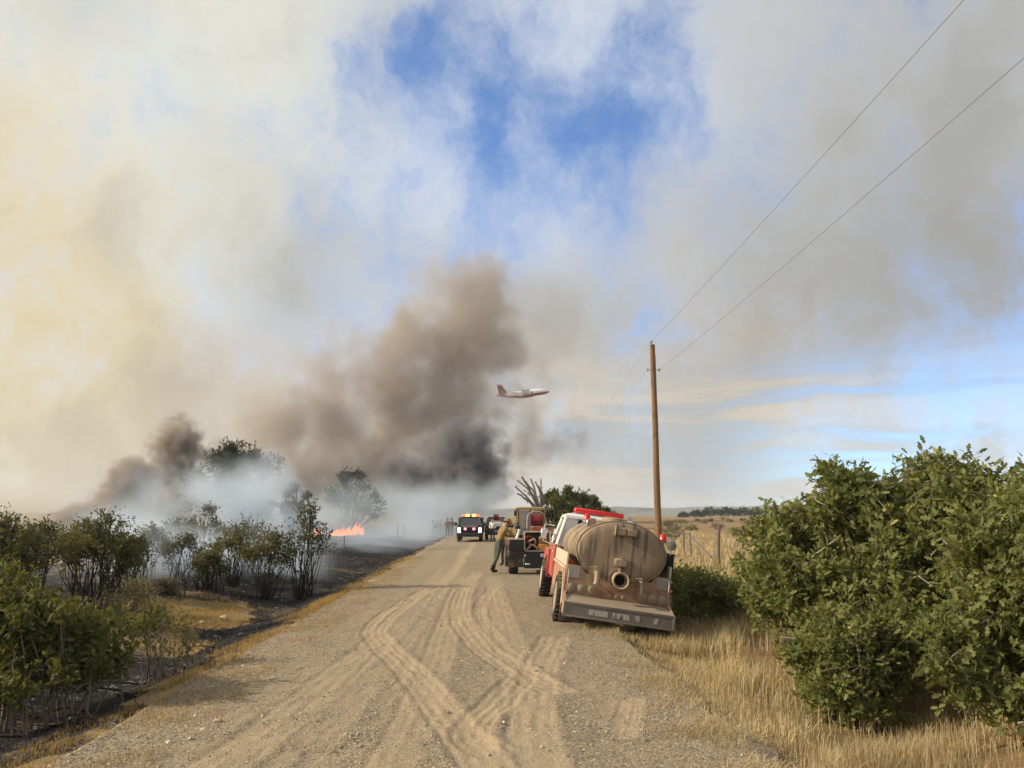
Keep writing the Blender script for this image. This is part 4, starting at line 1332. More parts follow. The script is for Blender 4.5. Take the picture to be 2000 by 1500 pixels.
    ft.lathe([(.555, .205), (.49, .205), (.49, .15), (.555, .15)], 'y', (.0, 0, .965), 24)
    fl = ft.build('outlet_flange', M_TANK, T)
    for j in range(8):
        bt = MB()
        a = 2 * math.pi * j / 8 + .2
        bt.cyl((.178 * math.cos(a), .49, .965 + .178 * math.sin(a)), (.178 * math.cos(a), .468, .965 + .178 * math.sin(a)), .013, n=6)
        bt.build('bolt', M_STEEL, fl)
    pp = MB()
    pp.lathe([(.55, .145), (.24, .145), (.225, .152), (.215, .145), (.225, .122), (.40, .118), (.42, .002)], 'y', (.0, 0, .955), 24)
    pp.build('dump_outlet', paint('outlet_pipe_paint', (0.46, 0.34, 0.24), 0.6, dust=0.4), T)
    inn = MB()
    inn.lathe([(.405, .117), (.40, .06), (.40, .001)], 'y', (.0, 0, .955), 20)
    inn.build('outlet_gate', M_DARK, T)
    bx = MB()
    bx.box(-.115, .115, .40, .54, 1.19, 1.335, .02)
    bx.cyl((0, .47, 1.10), (0, .47, 1.20), .028, n=8)
    bx.box(-.03, .03, .44, .50, 1.335, 1.36, .006)
    bx.build('outlet_actuator', M_TANK, T)
    for x, sc in ((-.42, 1.0), (.40, .62)):
        vb = MB()
        z0 = 1.02 if sc == 1 else .96
        vb.cyl((x, .56, z0), (x, .44, z0), .045 * sc, n=12)
        vb.tube([(x, .45, z0 + .02), (x, .38, z0 - .01), (x, .33, z0 - .09), (x, .31, z0 - .17)], [.05 * sc, .055 * sc, .05 * sc, .058 * sc], 12)
        vb.lathe([(.0, .072 * sc), (.03, .072 * sc)], 'y', (x, .47, z0), 12)
        vb.box(x - .06 * sc, x + .05 * sc, .40, .46, z0 + .03, z0 + .10 * sc + .02, .01)
        vl = vb.build('discharge_valve', M_TANK, T)
        hl = MB()
        hl.tube([(x, .42, z0 + .10 * sc), (x - .10 * sc, .41, z0 + .105 * sc), (x - .15 * sc, .41, z0 + .09 * sc)], [.011, .012, .014], 6)
        hl.build('valve_handle', M_STEEL, vl)
        cp = MB()
        cp.lathe([(-.02, .064 * sc), (.015, .064 * sc)], 'z', (x, .312, z0 - .165), 12)
        cp.build('cap', M_STEEL, vl)
    # twin flood lamp on the tank end, work lamp, beacons
    fl = MB()
    fl.box(-.17, -.15, .43, .55, 1.74, 1.93, .006)
    fl.box(-.148, .25, .47, .55, 1.75, 1.90, .015)
    fb = fl.build('flood_lamp_bracket', M_TANK, T)
    for x in (-.05, .145):
        q = MB()
        q.box(x - .085, x + .085, .44, .475, 1.765, 1.885, .012)
        q.build('flood_lamp', M_TANK, fb)
    w = MB()
    w.prism([(-.66, 1.83), (-.54, 1.83), (-.50, 1.90), (-.53, 2.0), (-.62, 2.0), (-.67, 1.92)], 'y', .72, .84)
    w.cyl((-.59, .78, 1.74), (-.59, .78, 1.84), .02, n=6)
    wl = w.build('work_lamp', M_TANK, T)
    q = MB()
    q.box(-.685, -.665, .715, .845, 1.84, 1.97, .004)
    q.build('lens', M_CHROME, wl)
    for x, y, z, s in ((-.47, 2.7, 1.93, 1.1), (.86, 1.1, 1.72, 1.1)):
        q = MB()
        q.lathe([(0, .075 * s), (.03, .075 * s), (.035, .066 * s), (.13 * s, .060 * s), (.16 * s, .035 * s), (.165 * s, .001)], 'z', (x, y, z), 14)
        bc = q.build('beacon', M_LRED, T)
        q = MB()
        q.cyl((x, y, z - .25), (x, y, z), .03, n=8)
        q.lathe([(0, .08 * s), (.028, .08 * s)], 'z', (x, y, z), 12)
        q.build('beacon_mount', M_STEEL, bc)
    sp = MB()
    sp.lathe([(.78, .05), (.72, .085), (.64, .09), (.635, .001)], 'y', (.94, 0, 1.70), 16)
    sp.cyl((.94, .70, 1.52), (.94, .70, 1.63), .016, n=8)
    sp.build('spot_lamp', M_CHROME, T)
    # dark rack hung on the far side
    rk = MB()
    rk.box(.92, 1.06, .85, 1.5, 1.20, 1.52, .012)
    rk.tube([(.92, .84, 1.53), (1.07, .84, 1.53), (1.07, 1.51, 1.53), (.92, 1.51, 1.53)], .012, 6)
    for j in range(5):
        rk.box(.935 + j * .026, .947 + j * .026, .838, .852, 1.22, 1.50, .003)
    rk.cyl((.96, .9, 1.0), (.96, .9, 1.2), .02, n=6)
    rk.cyl((1.02, 1.4, 1.0), (1.02, 1.4, 1.2), .02, n=6)
    rk.build('side_rack', M_NAVY, T)
    # cab
    cb = MB()
    low = [(-.97, 3.9, .62), (.97, 3.9, .62), (.97, 5.35, .62), (-.97, 5.35, .62)]
    belt = [(-.97, 3.9, 1.34), (.97, 3.9, 1.34), (.97, 5.35, 1.34), (-.97, 5.35, 1.34)]
    cb.hexa(low + belt)
    cab = cb.build('cab', M_RED, T)
    up = MB()
    top = [(-.80, 3.98, 1.98), (.80, 3.98, 1.98), (.80, 5.0, 1.98), (-.80, 5.0, 1.98)]
    bl = [(-.94, 3.92, 1.342), (.94, 3.92, 1.342), (.94, 5.33, 1.342), (-.94, 5.33, 1.342)]
    # corner posts
    for i in range(4):
        up.tube([bl[i], tuple(Vector(bl[i]).lerp(Vector(top[i]), .5) + Vector((0, 0, 0))), top[i]], .048, 8)
    up.tube([bl[0], bl[1]], .04, 6)
    up.tube([bl[3], bl[2]], .04, 6)
    up.build('cab_frame', M_WHITE, cab)
    rf = MB()
    pts = []
    for x, y, z in top:
        sx, sy = (1 if x > 0 else -1), (1 if y > 4.5 else -1)
        pts += [(x + sx * .03, y + sy * .03, z), (x + sx * .02, y + sy * .02, z + .06), (x - sx * .10, y - sy * .12, z + .115)]
    rf.hull(pts)
    rf.build('roof', M_WHITE, cab)
    def pane(name, q, off):
        g_ = MB()
        o_ = Vector(off)
        g_.hexa([tuple(Vector(v) - o_) for v in q] + [tuple(Vector(v) + o_) for v in q])
        g_.build(name, M_GLASS, cab)
    pane('rear_window', [(-.55, 3.93, 1.45), (.55, 3.93, 1.45), (.50, 3.985, 1.86), (-.50, 3.985, 1.86)], (0, .006, 0))
    for sx in (-1, 1):      # wall either side of the rear window
        g_ = MB()
        g_.hexa([(sx * .56, 3.925, 1.345), (sx * .93, 3.925, 1.345), (sx * .80, 3.98, 1.98), (sx * .52, 3.98, 1.98), (sx * .56, 3.965, 1.345), (sx * .93, 3.965, 1.345), (sx * .80, 4.02, 1.98), (sx * .52, 4.02, 1.98)])
        g_.build('cab_rear_wall', M_WHITE, cab)
    pane('windshield', [(-.88, 5.32, 1.40), (.88, 5.32, 1.40), (.76, 5.02, 1.94), (-.76, 5.02, 1.94)], (0, .006, .003))
    for s in (-1, 1):
        pane('side_window', [(s * .945, 4.15, 1.40), (s * .945, 5.2, 1.40), (s * .82, 4.95, 1.94), (s * .82, 4.12, 1.94)], (.006, 0, 0))
        dr = MB()
        dr.box(s * .975 - .008, s * .975 + .008, 4.1, 5.2, .68, 1.32, .006)
        dd = dr.build('door', M_RED, cab)
        hd = MB()
        hd.box(s * 1.0 - .015, s * 1.0 + .015, 4.18, 4.32, 1.16, 1.19, .005)
        hd.build('handle', M_CHROME, dd)
        st = MB()
        st.box(s * .977 - .004, s * .977 + .010 * 1, 4.12, 5.18, 1.22, 1.30, .002)
        st.build('stripe', M_WHITE, dd)
        # front wings
        fw = MB()
        fw.prism(arch_poly(5.1, 6.72, .52, 1.18, 5.7, .55, zc=.47), 'x', s * .66, s * 1.03)
        fw.build('front_wing', M_RED, T)
        # mirror on stalks
        mr = MB()
        mr.tube([(s * .96, 5.15, 1.75), (s * 1.20, 5.20, 1.76), (s * 1.20, 5.20, 1.36), (s * .98, 5.15, 1.30)], .012, 6)
        arm = mr.build('mirror_arm', M_WHITE, T)
        mg = MB()
        mg.box(s * 1.20 - .075, s * 1.20 + .075, 5.16, 5.20, 1.40, 1.66, .015)
        mg.build('mirror', M_CHROME, arm)
    hd = MB()
    hd.hull([(-.64, 5.36, .62), (.64, 5.36, .62), (-.64, 5.36, 1.34), (.64, 5.36, 1.34), (-.62, 6.75, .62), (.62, 6.75, .62), (-.60, 6.72, 1.14), (.60, 6.72, 1.14)])
    hd.build('hood', M_RED, T)
    fb = MB()
    fb.box(-1.02, 1.02, 6.86, 6.98, .45, .68, .02)
    fb.build('front_bumper', M_CHROME, T)
    gr = MB()
    gr.box(-.55, .55, 6.752, 6.79, .68, 1.08, .01)
    gr.build('grille', M_STEEL, T)
    # red light bar across the roof
    lb = MB()
    lb.box(-.60, .58, 4.35, 4.62, 2.13, 2.245, .03)
    bar = lb.build('light_bar', M_LRED, T)
    lf = MB()
    lf.box(-.62, .60, 4.38, 4.59, 2.105, 2.128, .006)
    for x in (-.45, .45):
        lf.box(x - .04, x + .04, 4.42, 4.55, 2.06, 2.105, .004)
    lf.build('light_bar_base', M_STEEL, bar)
    hn = MB()
    hn.lathe([(4.1, .07), (4.25, .03), (4.4, .02)], 'y', (.68, 0, 2.13), 12)
    hn.build('horn', M_CHROME, T)
    return T
tanker()

# --- pump trailer towed by the tractor
def trailer():
    T = empty('pump_trailer', (.87, 26.6, .04), (0, 0, R(2.1)), 'black pump trailer with hose rack standing behind the tractor', 'trailer')
    b = MB()
    b.box(-.98, .98, .05, 2.5, .55, .74, .015)
    b.build('bed', M_BLACK, T)
    for s in (-1, 1):
        wheel(T, s * .80, .72, .40, .32, s)
        q = MB()
        q.box(s * .735 - .25, s * .735 + .25, .02, 1.3, .80, 1.17, .015)
        bx = q.build('side_box', M_DKRED, T)
        q = MB()
        q.box(s * .735 - .255, s * .735 + .255, 0.0, 1.32, 1.171, 1.20, .006)
        q.build('lid', M_CREAM, bx)
        q = MB()
        q.box(s * .735 - .235, s * .735 + .235, .005, .018, .83, 1.15, .004)
        q.build('door', M_BLACK, bx)
        q = MB()
        q.box(s * .735 - .25, s * .735 + .25, .06, .075, .26, .78, .004)
        q.build('mud_flap', M_FLAP, T)
        lamp(T, 'tail_light', (s * .42, .045, .64), .04, .03, M_LDUST)
    q = MB()
    q.box(-.46, .46, .03, .10, .22, .78, .012)
    q.build('tail_panel', M_BLACK, T)
    q = MB()
    q.box(.10, .36, .018, .028, .60, .70, .003)
    pl = q.build('licence_plate', M_PLATE, T)
    for x in (.15, .19, .24, .28, .32):
        c_ = MB()
        c_.box(x - .010, x + .010, .014, .019, .63, .67)
        c_.build('plate_character', M_INK, pl)
    q = MB()
    q.ell((-.33, .03, .36), (.09, .03, .035), 12, 6)
    q.build('reflector', M_CHROME, T)
    # framed rack with its load
    f = MB()
    f.tube([(-.44, .08, .84), (-.44, .08, 1.38), (-.40, .08, 1.43), (.40, .08, 1.43), (.44, .08, 1.38), (.44, .08, .84), (.40, .08, .79), (-.40, .08, .79), (-.44, .08, .84)], .022, 8)
    f.tube([(-.44, .85, .80), (-.44, .85, 1.43)], .022, 8)
    f.tube([(.44, .85, .80), (.44, .85, 1.43)], .022, 8)
    for s in (-1, 1):
        f.tube([(s * .44, .08, 1.42), (s * .44, .85, 1.42)], .02, 8)
    rack = f.build('rack', M_CREAM, T)
    q = MB()
    q.box(-.43, .43, .60, .64, .80, 1.40, .006)
    q.box(-.43, .43, .10, .60, .77, .80, .004)
    q.build('rack_back', M_DARK, T)
    q = MB()
    q.box(.05, .40, .16, .52, .805, 1.02, .012)
    q.build('orange_box', M_ORANGE, T)
    q = MB()
    q.box(.07, .36, .18, .52, 1.025, 1.26, .02)
    q.build('red_box', M_YEL, T)
    g = np.random.default_rng(8)
    for j in range(4):
        q = MB()
        path = [(-.36 + .34 * s + .03 * math.sin(9 * s + j), .14 + .05 * j, .84 + .09 * j + .16 * abs(math.sin(3.1 * s + j * 1.3))) for s in np.linspace(0, 1, 12)]
        q.tube(path, .032, 8)
        q.build('hose', M_HOSE if j % 2 == 0 else M_HOSER, T)
    # hose reel above the rack
    r = MB()
    for x in (-.20, .20):
        r.lathe([(x - .012, .29), (x + .012, .29)], 'x', (.02, .95, 1.78), 28)
    rl = r.build('hose_reel', M_DKRED, T)
    r = MB()
    r.lathe([(-.185, .235), (-.09, .25), (0, .24), (.09, .25), (.185, .235)], 'x', (.02, .95, 1.78), 24)
    r.build('reel_hose', M_HOSER, rl)
    r = MB()
    r.tube([(-.30, .95, 1.42), (-.30, .95, 1.85), (-.26, .95, 2.02), (-.10, .95, 2.12), (.14, .95, 2.12), (.30, .95, 2.02), (.34, .95, 1.85), (.34, .95, 1.42)], .022, 8)
    r.build('reel_frame', M_CREAM, rl)
    q = MB()
    q.box(-.18, .22, .55, .80, 1.46, 1.62, .02)
    pm = q.build('pump', M_RED, T)
    q = MB()
    q.cyl((-.1, .6, 1.62), (-.1, .6, 1.70), .05, n=10)
    q.build('cap', M_BLACK, pm)
    q = MB()
    q.box(-.20, .24, .52, .86, 1.42, 1.458, .006)
    q.build('pump_tray', M_STEEL, T)
    q = MB()
    q.box(-.62, .62, .95, 2.3, .75, 1.35, .05)
    q.build('water_tank', M_NAVY, T)
    for x, m_ in ((-.66, M_WHITE), (.60, M_WHITE)):
        q = MB()
        q.tube([(x - .04, .35, 1.20), (x, .35, 1.30), (x + .05, .35, 1.46), (x + .06, .35, 1.52)], [.055, .045, .045, .06], 10)
        q.build('white_nozzle', m_, T)
    q = MB()
    q.lathe([(1.52, .09), (1.62, .10), (1.66, .05), (1.74, .04), (1.75, .001)], 'z', (-.66, .42, 0), 14)
    q.build('black_jug', M_BLACK, T)
    q = MB()
    q.tube([(-.10, 2.5, .62), (0, 3.5, .55), (.10, 2.5, .62)], .04, 8)
    q.build('drawbar', M_BLACK, T)
    return T
trailer()

def tractor():
    T = empty('tractor', (.73, 31.2, .03), (0, 0, R(2.1)), 'yellow tractor with a glazed upright cab, standing ahead of the pump trailer', 'tractor')
    for s in (-1, 1):
        wheel(T, s * .80, .0, .72, .42, s, rimm=M_YEL)
        wheel(T, s * .78, 2.3, .48, .30, s, rimm=M_YEL)
        q = MB()
        q.tube([(s * .80, .78 * math.cos(R(a)), .72 + .80 * math.sin(R(a))) for a in range(10, 171, 16)], .03, 4)
        q.prism([(.80 * math.cos(R(a)), .72 + .80 * math.sin(R(a))) for a in range(10, 171, 16)] + [(.76 * math.cos(R(a)), .72 + .76 * math.sin(R(a))) for a in range(170, 9, -16)], 'x', s * .58, s * 1.02)
        q.build('mudguard', M_YEL, T)
    q = MB()
    q.box(-.42, .42, -.35, 1.0, .55, 1.25, .04)
    q.hull([(-.40, 1.0, .6), (.40, 1.0, .6), (-.40, 1.0, 1.5), (.40, 1.0, 1.5), (-.34, 2.8, .65), (.34, 2.8, .65), (-.30, 2.75, 1.35), (.30, 2.75, 1.35)])
    q.build('body', M_YEL, T)
    cage = MB()
    C = [(-.52, -.35), (.52, -.35), (.52, .95), (-.52, .95)]
    for x, y in C:
        cage.tube([(x, y, 1.2), (x * .97, y, 2.20)], .045, 8)
    cage.tube([(-.02, -.35, 1.28), (-.02, -.35, 2.20)], .03, 8)
    for i in range(4):
        a, b_ = C[i], C[(i + 1) % 4]
        cage.tube([(a[0], a[1], 1.28), (b_[0], b_[1], 1.28)], .035, 8)
    cb = cage.build('cab_frame', M_YEL, T)
    for (x0, y0), (x1, y1) in zip(C, C[1:] + C[:1]):
        g_ = MB()
        d = Vector((y1 - y0, x0 - x1, 0)).normalized() * .004
        a, b_ = Vector((x0 * .93, y0 * .93, 1.34)), Vector((x1 * .93, y1 * .93, 1.34))
        c_, e_ = Vector((x1 * .91, y1 * .93, 2.17)), Vector((x0 * .91, y0 * .93, 2.17))
        g_.hexa([a - d, b_ - d, c_ - d, e_ - d, a + d, b_ + d, c_ + d, e_ + d])
        g_.build('window', M_WIN, cb)
    q = MB()
    q.hull([(s * .60, y, 2.21) for s in (-1, 1) for y in (-.5, 1.12)] + [(s * .58, y, 2.29) for s in (-1, 1) for y in (-.47, 1.1)] + [(s * .45, y, 2.33) for s in (-1, 1) for y in (-.3, .9)])
    q.build('roof', M_YEL, T)
    for s in (-1, 1):
        q = MB()
        q.box(s * .62 - .05, s * .62 + .05, -.56, -.50, 1.98, 2.18, .012)
        q.cyl((s * .62, -.52, 2.16), (s * .57, -.4, 2.24), .012, n=6)
        q.build('work_lamp', M_BLACK, T)
    q = MB()
    q.box(-.22, .22, .1, .55, 1.25, 1.40, .03)
    q.box(-.22, .22, -.02, .1, 1.25, 1.85, .03)
    q.build('seat', M_BLACK, T)
    q = MB()
    q.cyl((.30, 1.7, 1.4), (.30, 1.7, 2.25), .035, n=8)
    q.build('exhaust_pipe', M_BLACK, T)
    return T
M_WIN, _t = new_mat('cab_window')
_p = finish(_t, (0.75, 0.78, 0.76), 0.08, 0, None, 0.5)
_p.inputs['Transmission Weight'].default_value = 0.75
_p.inputs['IOR'].default_value = 1.02
tractor()

M_HEAD = glow('lit_headlamp', (1.0, 0.93, 0.72), 5.0)
M_AMB_ON = glow('lit_amber_flasher', (1.0, 0.45, 0.06), 7.0)
M_RED_ON = glow('lit_red_flasher', (1.0, 0.10, 0.05), 3.0)
M_PINK_ON = glow('lit_grille_flasher', (1.0, 0.32, 0.38), 2.2)

def pickup(loc, rz, label, body, front=True):
    """Crew pickup; local +y is its front."""
    T = empty('brush_truck' if front else 'pickup_truck', loc, (0, 0, rz), label, 'truck')
    for y in (.95, 4.45):
        for s in (-1, 1):
            wheel(T, s * .84, y, .40, .27, s, rimm=M_STEEL, seg=20)
    for s in (-1, 1):
        q = MB()
        o = arch_poly(.05, 2.3, .45, 1.12, .95, .50, zc=.40)
        q.prism(o, 'x', s * .90, s * .98)
        q.build('bed_side', body, T)
        q = MB()
        q.prism(arch_poly(3.85, 5.45, .45, 1.14, 4.45, .50, zc=.40), 'x', s * .62, s * .985)
        q.build('front_wing', body, T)
    q = MB()
    q.box(-.96, .96, 2.3, 3.85, .45, 1.18, .03)
    q.box(-.62, .62, .3, 5.2, .42, .62, .02)
    q.build('body', body, T)
    q = MB()
    q.hull([(-.66, 3.85, .62), (.66, 3.85, .62), (-.66, 3.85, 1.26), (.66, 3.85, 1.26), (-.62, 5.42, .62), (.62, 5.42, .62), (-.60, 5.40, 1.12), (.60, 5.40, 1.12)])
    q.build('hood', body, T)
    b4 = [(-.90, 2.34, 1.18), (.90, 2.34, 1.18), (.90, 3.95, 1.18), (-.90, 3.95, 1.18)]
    t4 = [(-.72, 2.5, 1.80), (.72, 2.5, 1.80), (.72, 3.4, 1.80), (-.72, 3.4, 1.80)]
    q = MB()
    for a, c_ in zip(b4, t4):
        q.tube([a, c_], .05, 8)
    q.hull([(x * 1.04, y, z) for x, y, z in t4] + [(x * .9, y, z + .09) for x, y, z in t4])
    cab = q.build('cab', body, T)
    def pane(name, qd):
        g_ = MB()
        cen = sum((Vector(v) for v in qd), Vector()) / 4
        nrm = (Vector(qd[1]) - Vector(qd[0])).cross(Vector(qd[2]) - Vector(qd[0])).normalized() * .005
        g_.hexa([tuple(Vector(v).lerp(cen, .04) - nrm) for v in qd] + [tuple(Vector(v).lerp(cen, .04) + nrm) for v in qd])
        g_.build(name, M_GLASS, cab)
    pane('windshield', [b4[3], b4[2], t4[2], t4[3]])
    pane('rear_window', [b4[0], b4[1], t4[1], t4[0]])
    pane('side_window', [b4[0], b4[3], t4[3], t4[0]])
    pane('side_window', [b4[1], b4[2], t4[2], t4[1]])
    q = MB()
    q.box(-.92, .92, .02, .07, .55, 1.12, .012)
    q.build('tailgate', body, T)
    q = MB()
    q.box(-.98, .98, 5.45, 5.62, .40, .66, .03)
    q.build('front_bumper', M_BLACK, T)
    q = MB()
    q.box(-.95, .95, -.10, .02, .42, .55, .02)
    q.build('rear_bumper', M_BLACK, T)
    q = MB()
    q.box(-.58, .58, 5.425, 5.45, .68, 1.10, .01)
    gr = q.build('grille', M_DARK, T)
    for j in range(4):
        q = MB()
        q.box(-.56, .56, 5.45, 5.462, .72 + j * .09, .745 + j * .09, .003)
        q.build('slat', M_BLACK, gr)
    for s in (-1, 1):
        for z in (.80, 1.0):
            q = MB()
            q.box(s * .79 - .11, s * .79 + .11, 5.452, 5.475, z - .075, z + .075, .02)
            q.build('headlight', M_HEAD if front else M_CHROME, T)
        q = MB()
        q.box(s * 1.12 - .09, s * 1.12 + .09, 3.70, 3.78, 1.20, 1.48, .03)
        mr = q.build('mirror', M_BLACK, T)
        q = MB()
        q.cyl((s * .90, 3.74, 1.26), (s * 1.06, 3.74, 1.30), .02, n=6)
        q.build('mirror_arm', M_BLACK, mr)
        q = MB()
        q.box(s * .955 - .012, s * .955 + .012 + 0, 2.42, 3.78, .56, 1.16, .006)
        q.build('door', body, T)
        lamp(T, 'tail_light', (s * .82, .02, .92), .05, .03, M_LRED)
    if front:
        for s in (-1, 1):
            q = MB()
            q.box(s * .33 - .10, s * .33 + .10, 5.466, 5.50, .90, 1.08, .02)
            q.build('grille_flasher', M_PINK_ON, T)
        q = MB()
        q.box(-.70, .70, 2.85, 3.2, 1.895, 1.93, .01)
        lb = q.build('light_bar', M_STEEL, T)
        for x0, x1, m_ in ((-.70, -.44, M_RED_ON), (-.43, -.13, M_AMB_ON), (-.12, .06, M_LRED), (.07, .40, M_AMB_ON), (.41, .70, M_RED_ON)):
            q = MB()
            q.box(x0, x1, 2.86, 3.19, 1.932, 2.10 if m_ is M_AMB_ON else 2.06, .03)
            q.build('flasher', m_, lb)
        q = MB()
        q.box(-1.0, 1.0, .0, 2.2, 1.125, 1.85, .03)
        ub = q.build('utility_body', body, T)
    else:
        q = MB()
        q.box(-.60, .60, .35, 2.1, .80, 1.45, .05)
        q.build('slip_on_tank', M_WHITE, T)
        q = MB()
        for x in (-.2, .2):
            q.lathe([(x - .012, .30), (x + .012, .30)], 'x', (-.05, .7, 1.85), 22)
        rl = q.build('hose_reel', M_DKRED, T)
        q = MB()
        q.lathe([(-.185, .24), (0, .255), (.185, .24)], 'x', (-.05, .7, 1.85), 20)
        q.build('reel_hose', M_HOSER, rl)
        q = MB()
        q.box(-.45, .35, .45, .95, 1.45, 1.58, .03)
        q.build('pump', M_CREAM, T)
        q = MB()
        q.box(-.17, .15, .005, .018, .66, .78, .004)
        q.build('licence_plate', M_PLATE, T)
        for s in (-1, 1):      # doors standing open
            q = MB()
            q.box(s * 1.02 - .5 * (s < 0), s * 1.02 + .5 * (s > 0), 3.55, 3.62, .56, 1.16, .012)
            q.build('open_door', body, T)
    return T
pickup((-3.38, 65.0, .05), R(181.5), 'brush fire truck facing the camera with its headlights and roof flashers lit', M_NAVY, True)
pickup((-1.25, 64.5, .05), R(2.1), 'dark pickup with a red hose reel, parked facing away with doors open', M_BLACK, False)

# --- the air tanker overhead
def plane():
    pos = at(1022, 769, 400)
    T = empty('air_tanker_plane', pos, (R(13), R(-7.5), R(6)), 'white jet air tanker with a red belly and high wing in the sky', 'plane')
    def paint2(name):
        m, t = new_mat(name)
        P = t.node('ShaderNodeTexCoord').outputs['Object']
        x_, y_, z_ = t.xyz(P)[:3]
        lim = t.m('ADD', t.m('MULTIPLY', x_, 0.02), -0.35)
        red = t.step(t.m('SUBTRACT', lim, z_), -0.06, 0.06)
        tail = t.step(x_, -7.5, -10.5)
        finish(t, t.mix(t.m('MAXIMUM', red, t.m('MULTIPLY', tail, 0.9)), (0.86, 0.85, 0.82), (0.24, 0.008, 0.014)), 0.35, 0, None, 0.5)
        return m
    MP = paint2('airliner_paint')
    M_WING = plain('wing_grey', (0.16, 0.16, 0.165), 0.5, 0.1, 1)
    MR = paint('airliner_red', (0.24, 0.02, 0.03), 0.4, dust=0.0)
    q = MB()
    prof = [(-14.2, .12, .75), (-12.5, .55, .55), (-10, 1.05, .30), (-7.5, 1.5, .08), (-5, 1.75, 0), (6.5, 1.78, 0), (9.5, 1.72, -.03), (11.3, 1.42, -.14), (12.6, 1.0, -.30), (13.4, .58, -.42), (13.9, .12, -.50)]
    n = 22
    vs, fs = [], []
    for x, r, dz_ in prof:
        for j in range(n):
            a = 2 * math.pi * j / n
            vs.append((x, r * math.cos(a), r * math.sin(a) + dz_))
    for i in range(len(prof) - 1):
        for j in range(n):
            k = (j + 1) % n
            fs.append((i * n + j, i * n + k, (i + 1) * n + k, (i + 1) * n + j))
    fs += [tuple(range(n)), tuple((len(prof) - 1) * n + j for j in range(n))]
    q.add(vs, fs)
    q.ell((1, 0, -1.75), (5.2, 1.25, .62), 16, 8)
    fu = q.build('fuselage', MP, T, ang=60)
    q = MB()
    for s in (-1, 1):
        q.hull([(11.15, s * 1.0, .62), (12.2, s * .62, .32), (12.25, s * .70, .06), (11.2, s * 1.22, .40), (11.15, s * 1.12, .55), (11.6, s * .5, .78)])
    q.build('cockpit_window', M_GLASS, fu)
    for s in (-1, 1):
        q = MB()
        q.hull([(3.4, 0, 1.72), (-1.0, 0, 1.70), (3.2, 0, 1.95), (-.9, 0, 1.82), (.9, s * 13.1, 1.10), (-1.0, s * 13.1, 1.10), (.9, s * 13.1, 1.22), (-1.0, s * 13.1, 1.16)])
        q.build('wing', M_WING, T)
        for yy, xx, zz in ((4.3, 2.6, .75), (8.0, 1.9, .58)):
            q = MB()
            q.lathe([(-1.6, .28), (-.9, .52), (.4, .68), (1.1, .66), (1.25, .58), (1.1, .50), (.8, .48), (.75, .001)], 'x', (xx, s * yy, zz), 18)
            q.box(xx - .9, xx + .5, s * yy - .08, s * yy + .08, zz + .5, zz + .95, .02)
            en = q.build('engine', M_WHITE, T)
            q = MB()
            q.lathe([(.80, .50), (.82, .47), (.83, .001)], 'x', (xx, s * yy, zz), 16)
            q.build('intake', M_DARK, en)
            q = MB()
            q.lathe([(.85, .67), (1.05, .69), (1.30, .60), (1.12, .50)], 'x', (xx, s * yy, zz), 16)
            q.build('intake_shade_band', M_DARK, en)  # dark ring added to paint in the shaded gaps between the engines
        q = MB()
        q.hull([(-10.9, 0, 5.95), (-13.3, 0, 5.95), (-11.0, 0, 6.10), (-13.2, 0, 6.05), (-12.4, s * 5.5, 5.95), (-13.7, s * 5.5, 5.95), (-12.4, s * 5.5, 6.03), (-13.7, s * 5.5, 6.01)])
        q.build('tailplane', MR, T)
    q = MB()
    q.hull([(-8.2, s * .12, 1.2) for s in (-1, 1)] + [(-12.8, s * .08, .9) for s in (-1, 1)] + [(-11.0, s * .08, 6.0) for s in (-1, 1)] + [(-13.4, s * .05, 6.0) for s in (-1, 1)])
    q.build('tail_fin', MR, T)
    q = MB()
    q.ell((-1.6, -1.72, -.55), (1.9, .5, .5), 14, 8)
    q.ell((-1.6, 1.72, -.55), (1.9, .5, .5), 14, 8)
    q.build('wheel_fairing', M_WHITE, T)
    return T
plane()
# ------------------------------------------------------------------ people
M_SKIN = plain('skin', (0.40, 0.24, 0.165), 0.6, 0.08, 6)
M_YSHIRT = plain('yellow_fire_shirt', (0.25, 0.165, 0.065), 0.85, 0.2, 5)
M_GPANT = plain('green_grey_trousers', (0.080, 0.088, 0.070), 0.9, 0.2, 5)
M_DPANT = plain('dark_trousers', (0.035, 0.038, 0.048), 0.9, 0.2, 5)
M_BOOT = plain('black_boots', (0.015, 0.014, 0.013), 0.7, 0.2, 5)
M_WSHIRT = plain('white_shirt', (0.66, 0.64, 0.62), 0.85, 0.1, 5)
M_DSHIRT = plain('dark_jacket', (0.055, 0.055, 0.065), 0.85, 0.2, 5)
M_HAIR = plain('brown_hair', (0.06, 0.04, 0.025), 0.7, 0.2, 8)
M_HELM = paint('yellow_helmet', (0.28, 0.18, 0.06), 0.4, dust=0.2)
M_HELMR = paint('red_helmet', (0.30, 0.02, 0.02), 0.4, dust=0.2)

STAND = dict(pelvis=(0, 0, .95), spine=(0, .01, 1.14), chest=(0, 0, 1.34), neck=(0, 0, 1.49), jaw=(0, .02, 1.56), crown=(0, .01, 1.70), nose=(0, .115, 1.60),
             sh=(.185, 0, 1.42), el=(.235, -.02, 1.15), wr=(.25, .06, .91), hd=(.25, .09, .83), hip=(.095, 0, .90), kn=(.105, .03, .50), an=(.11, -.02, .09), to=(.125, .15, .045))

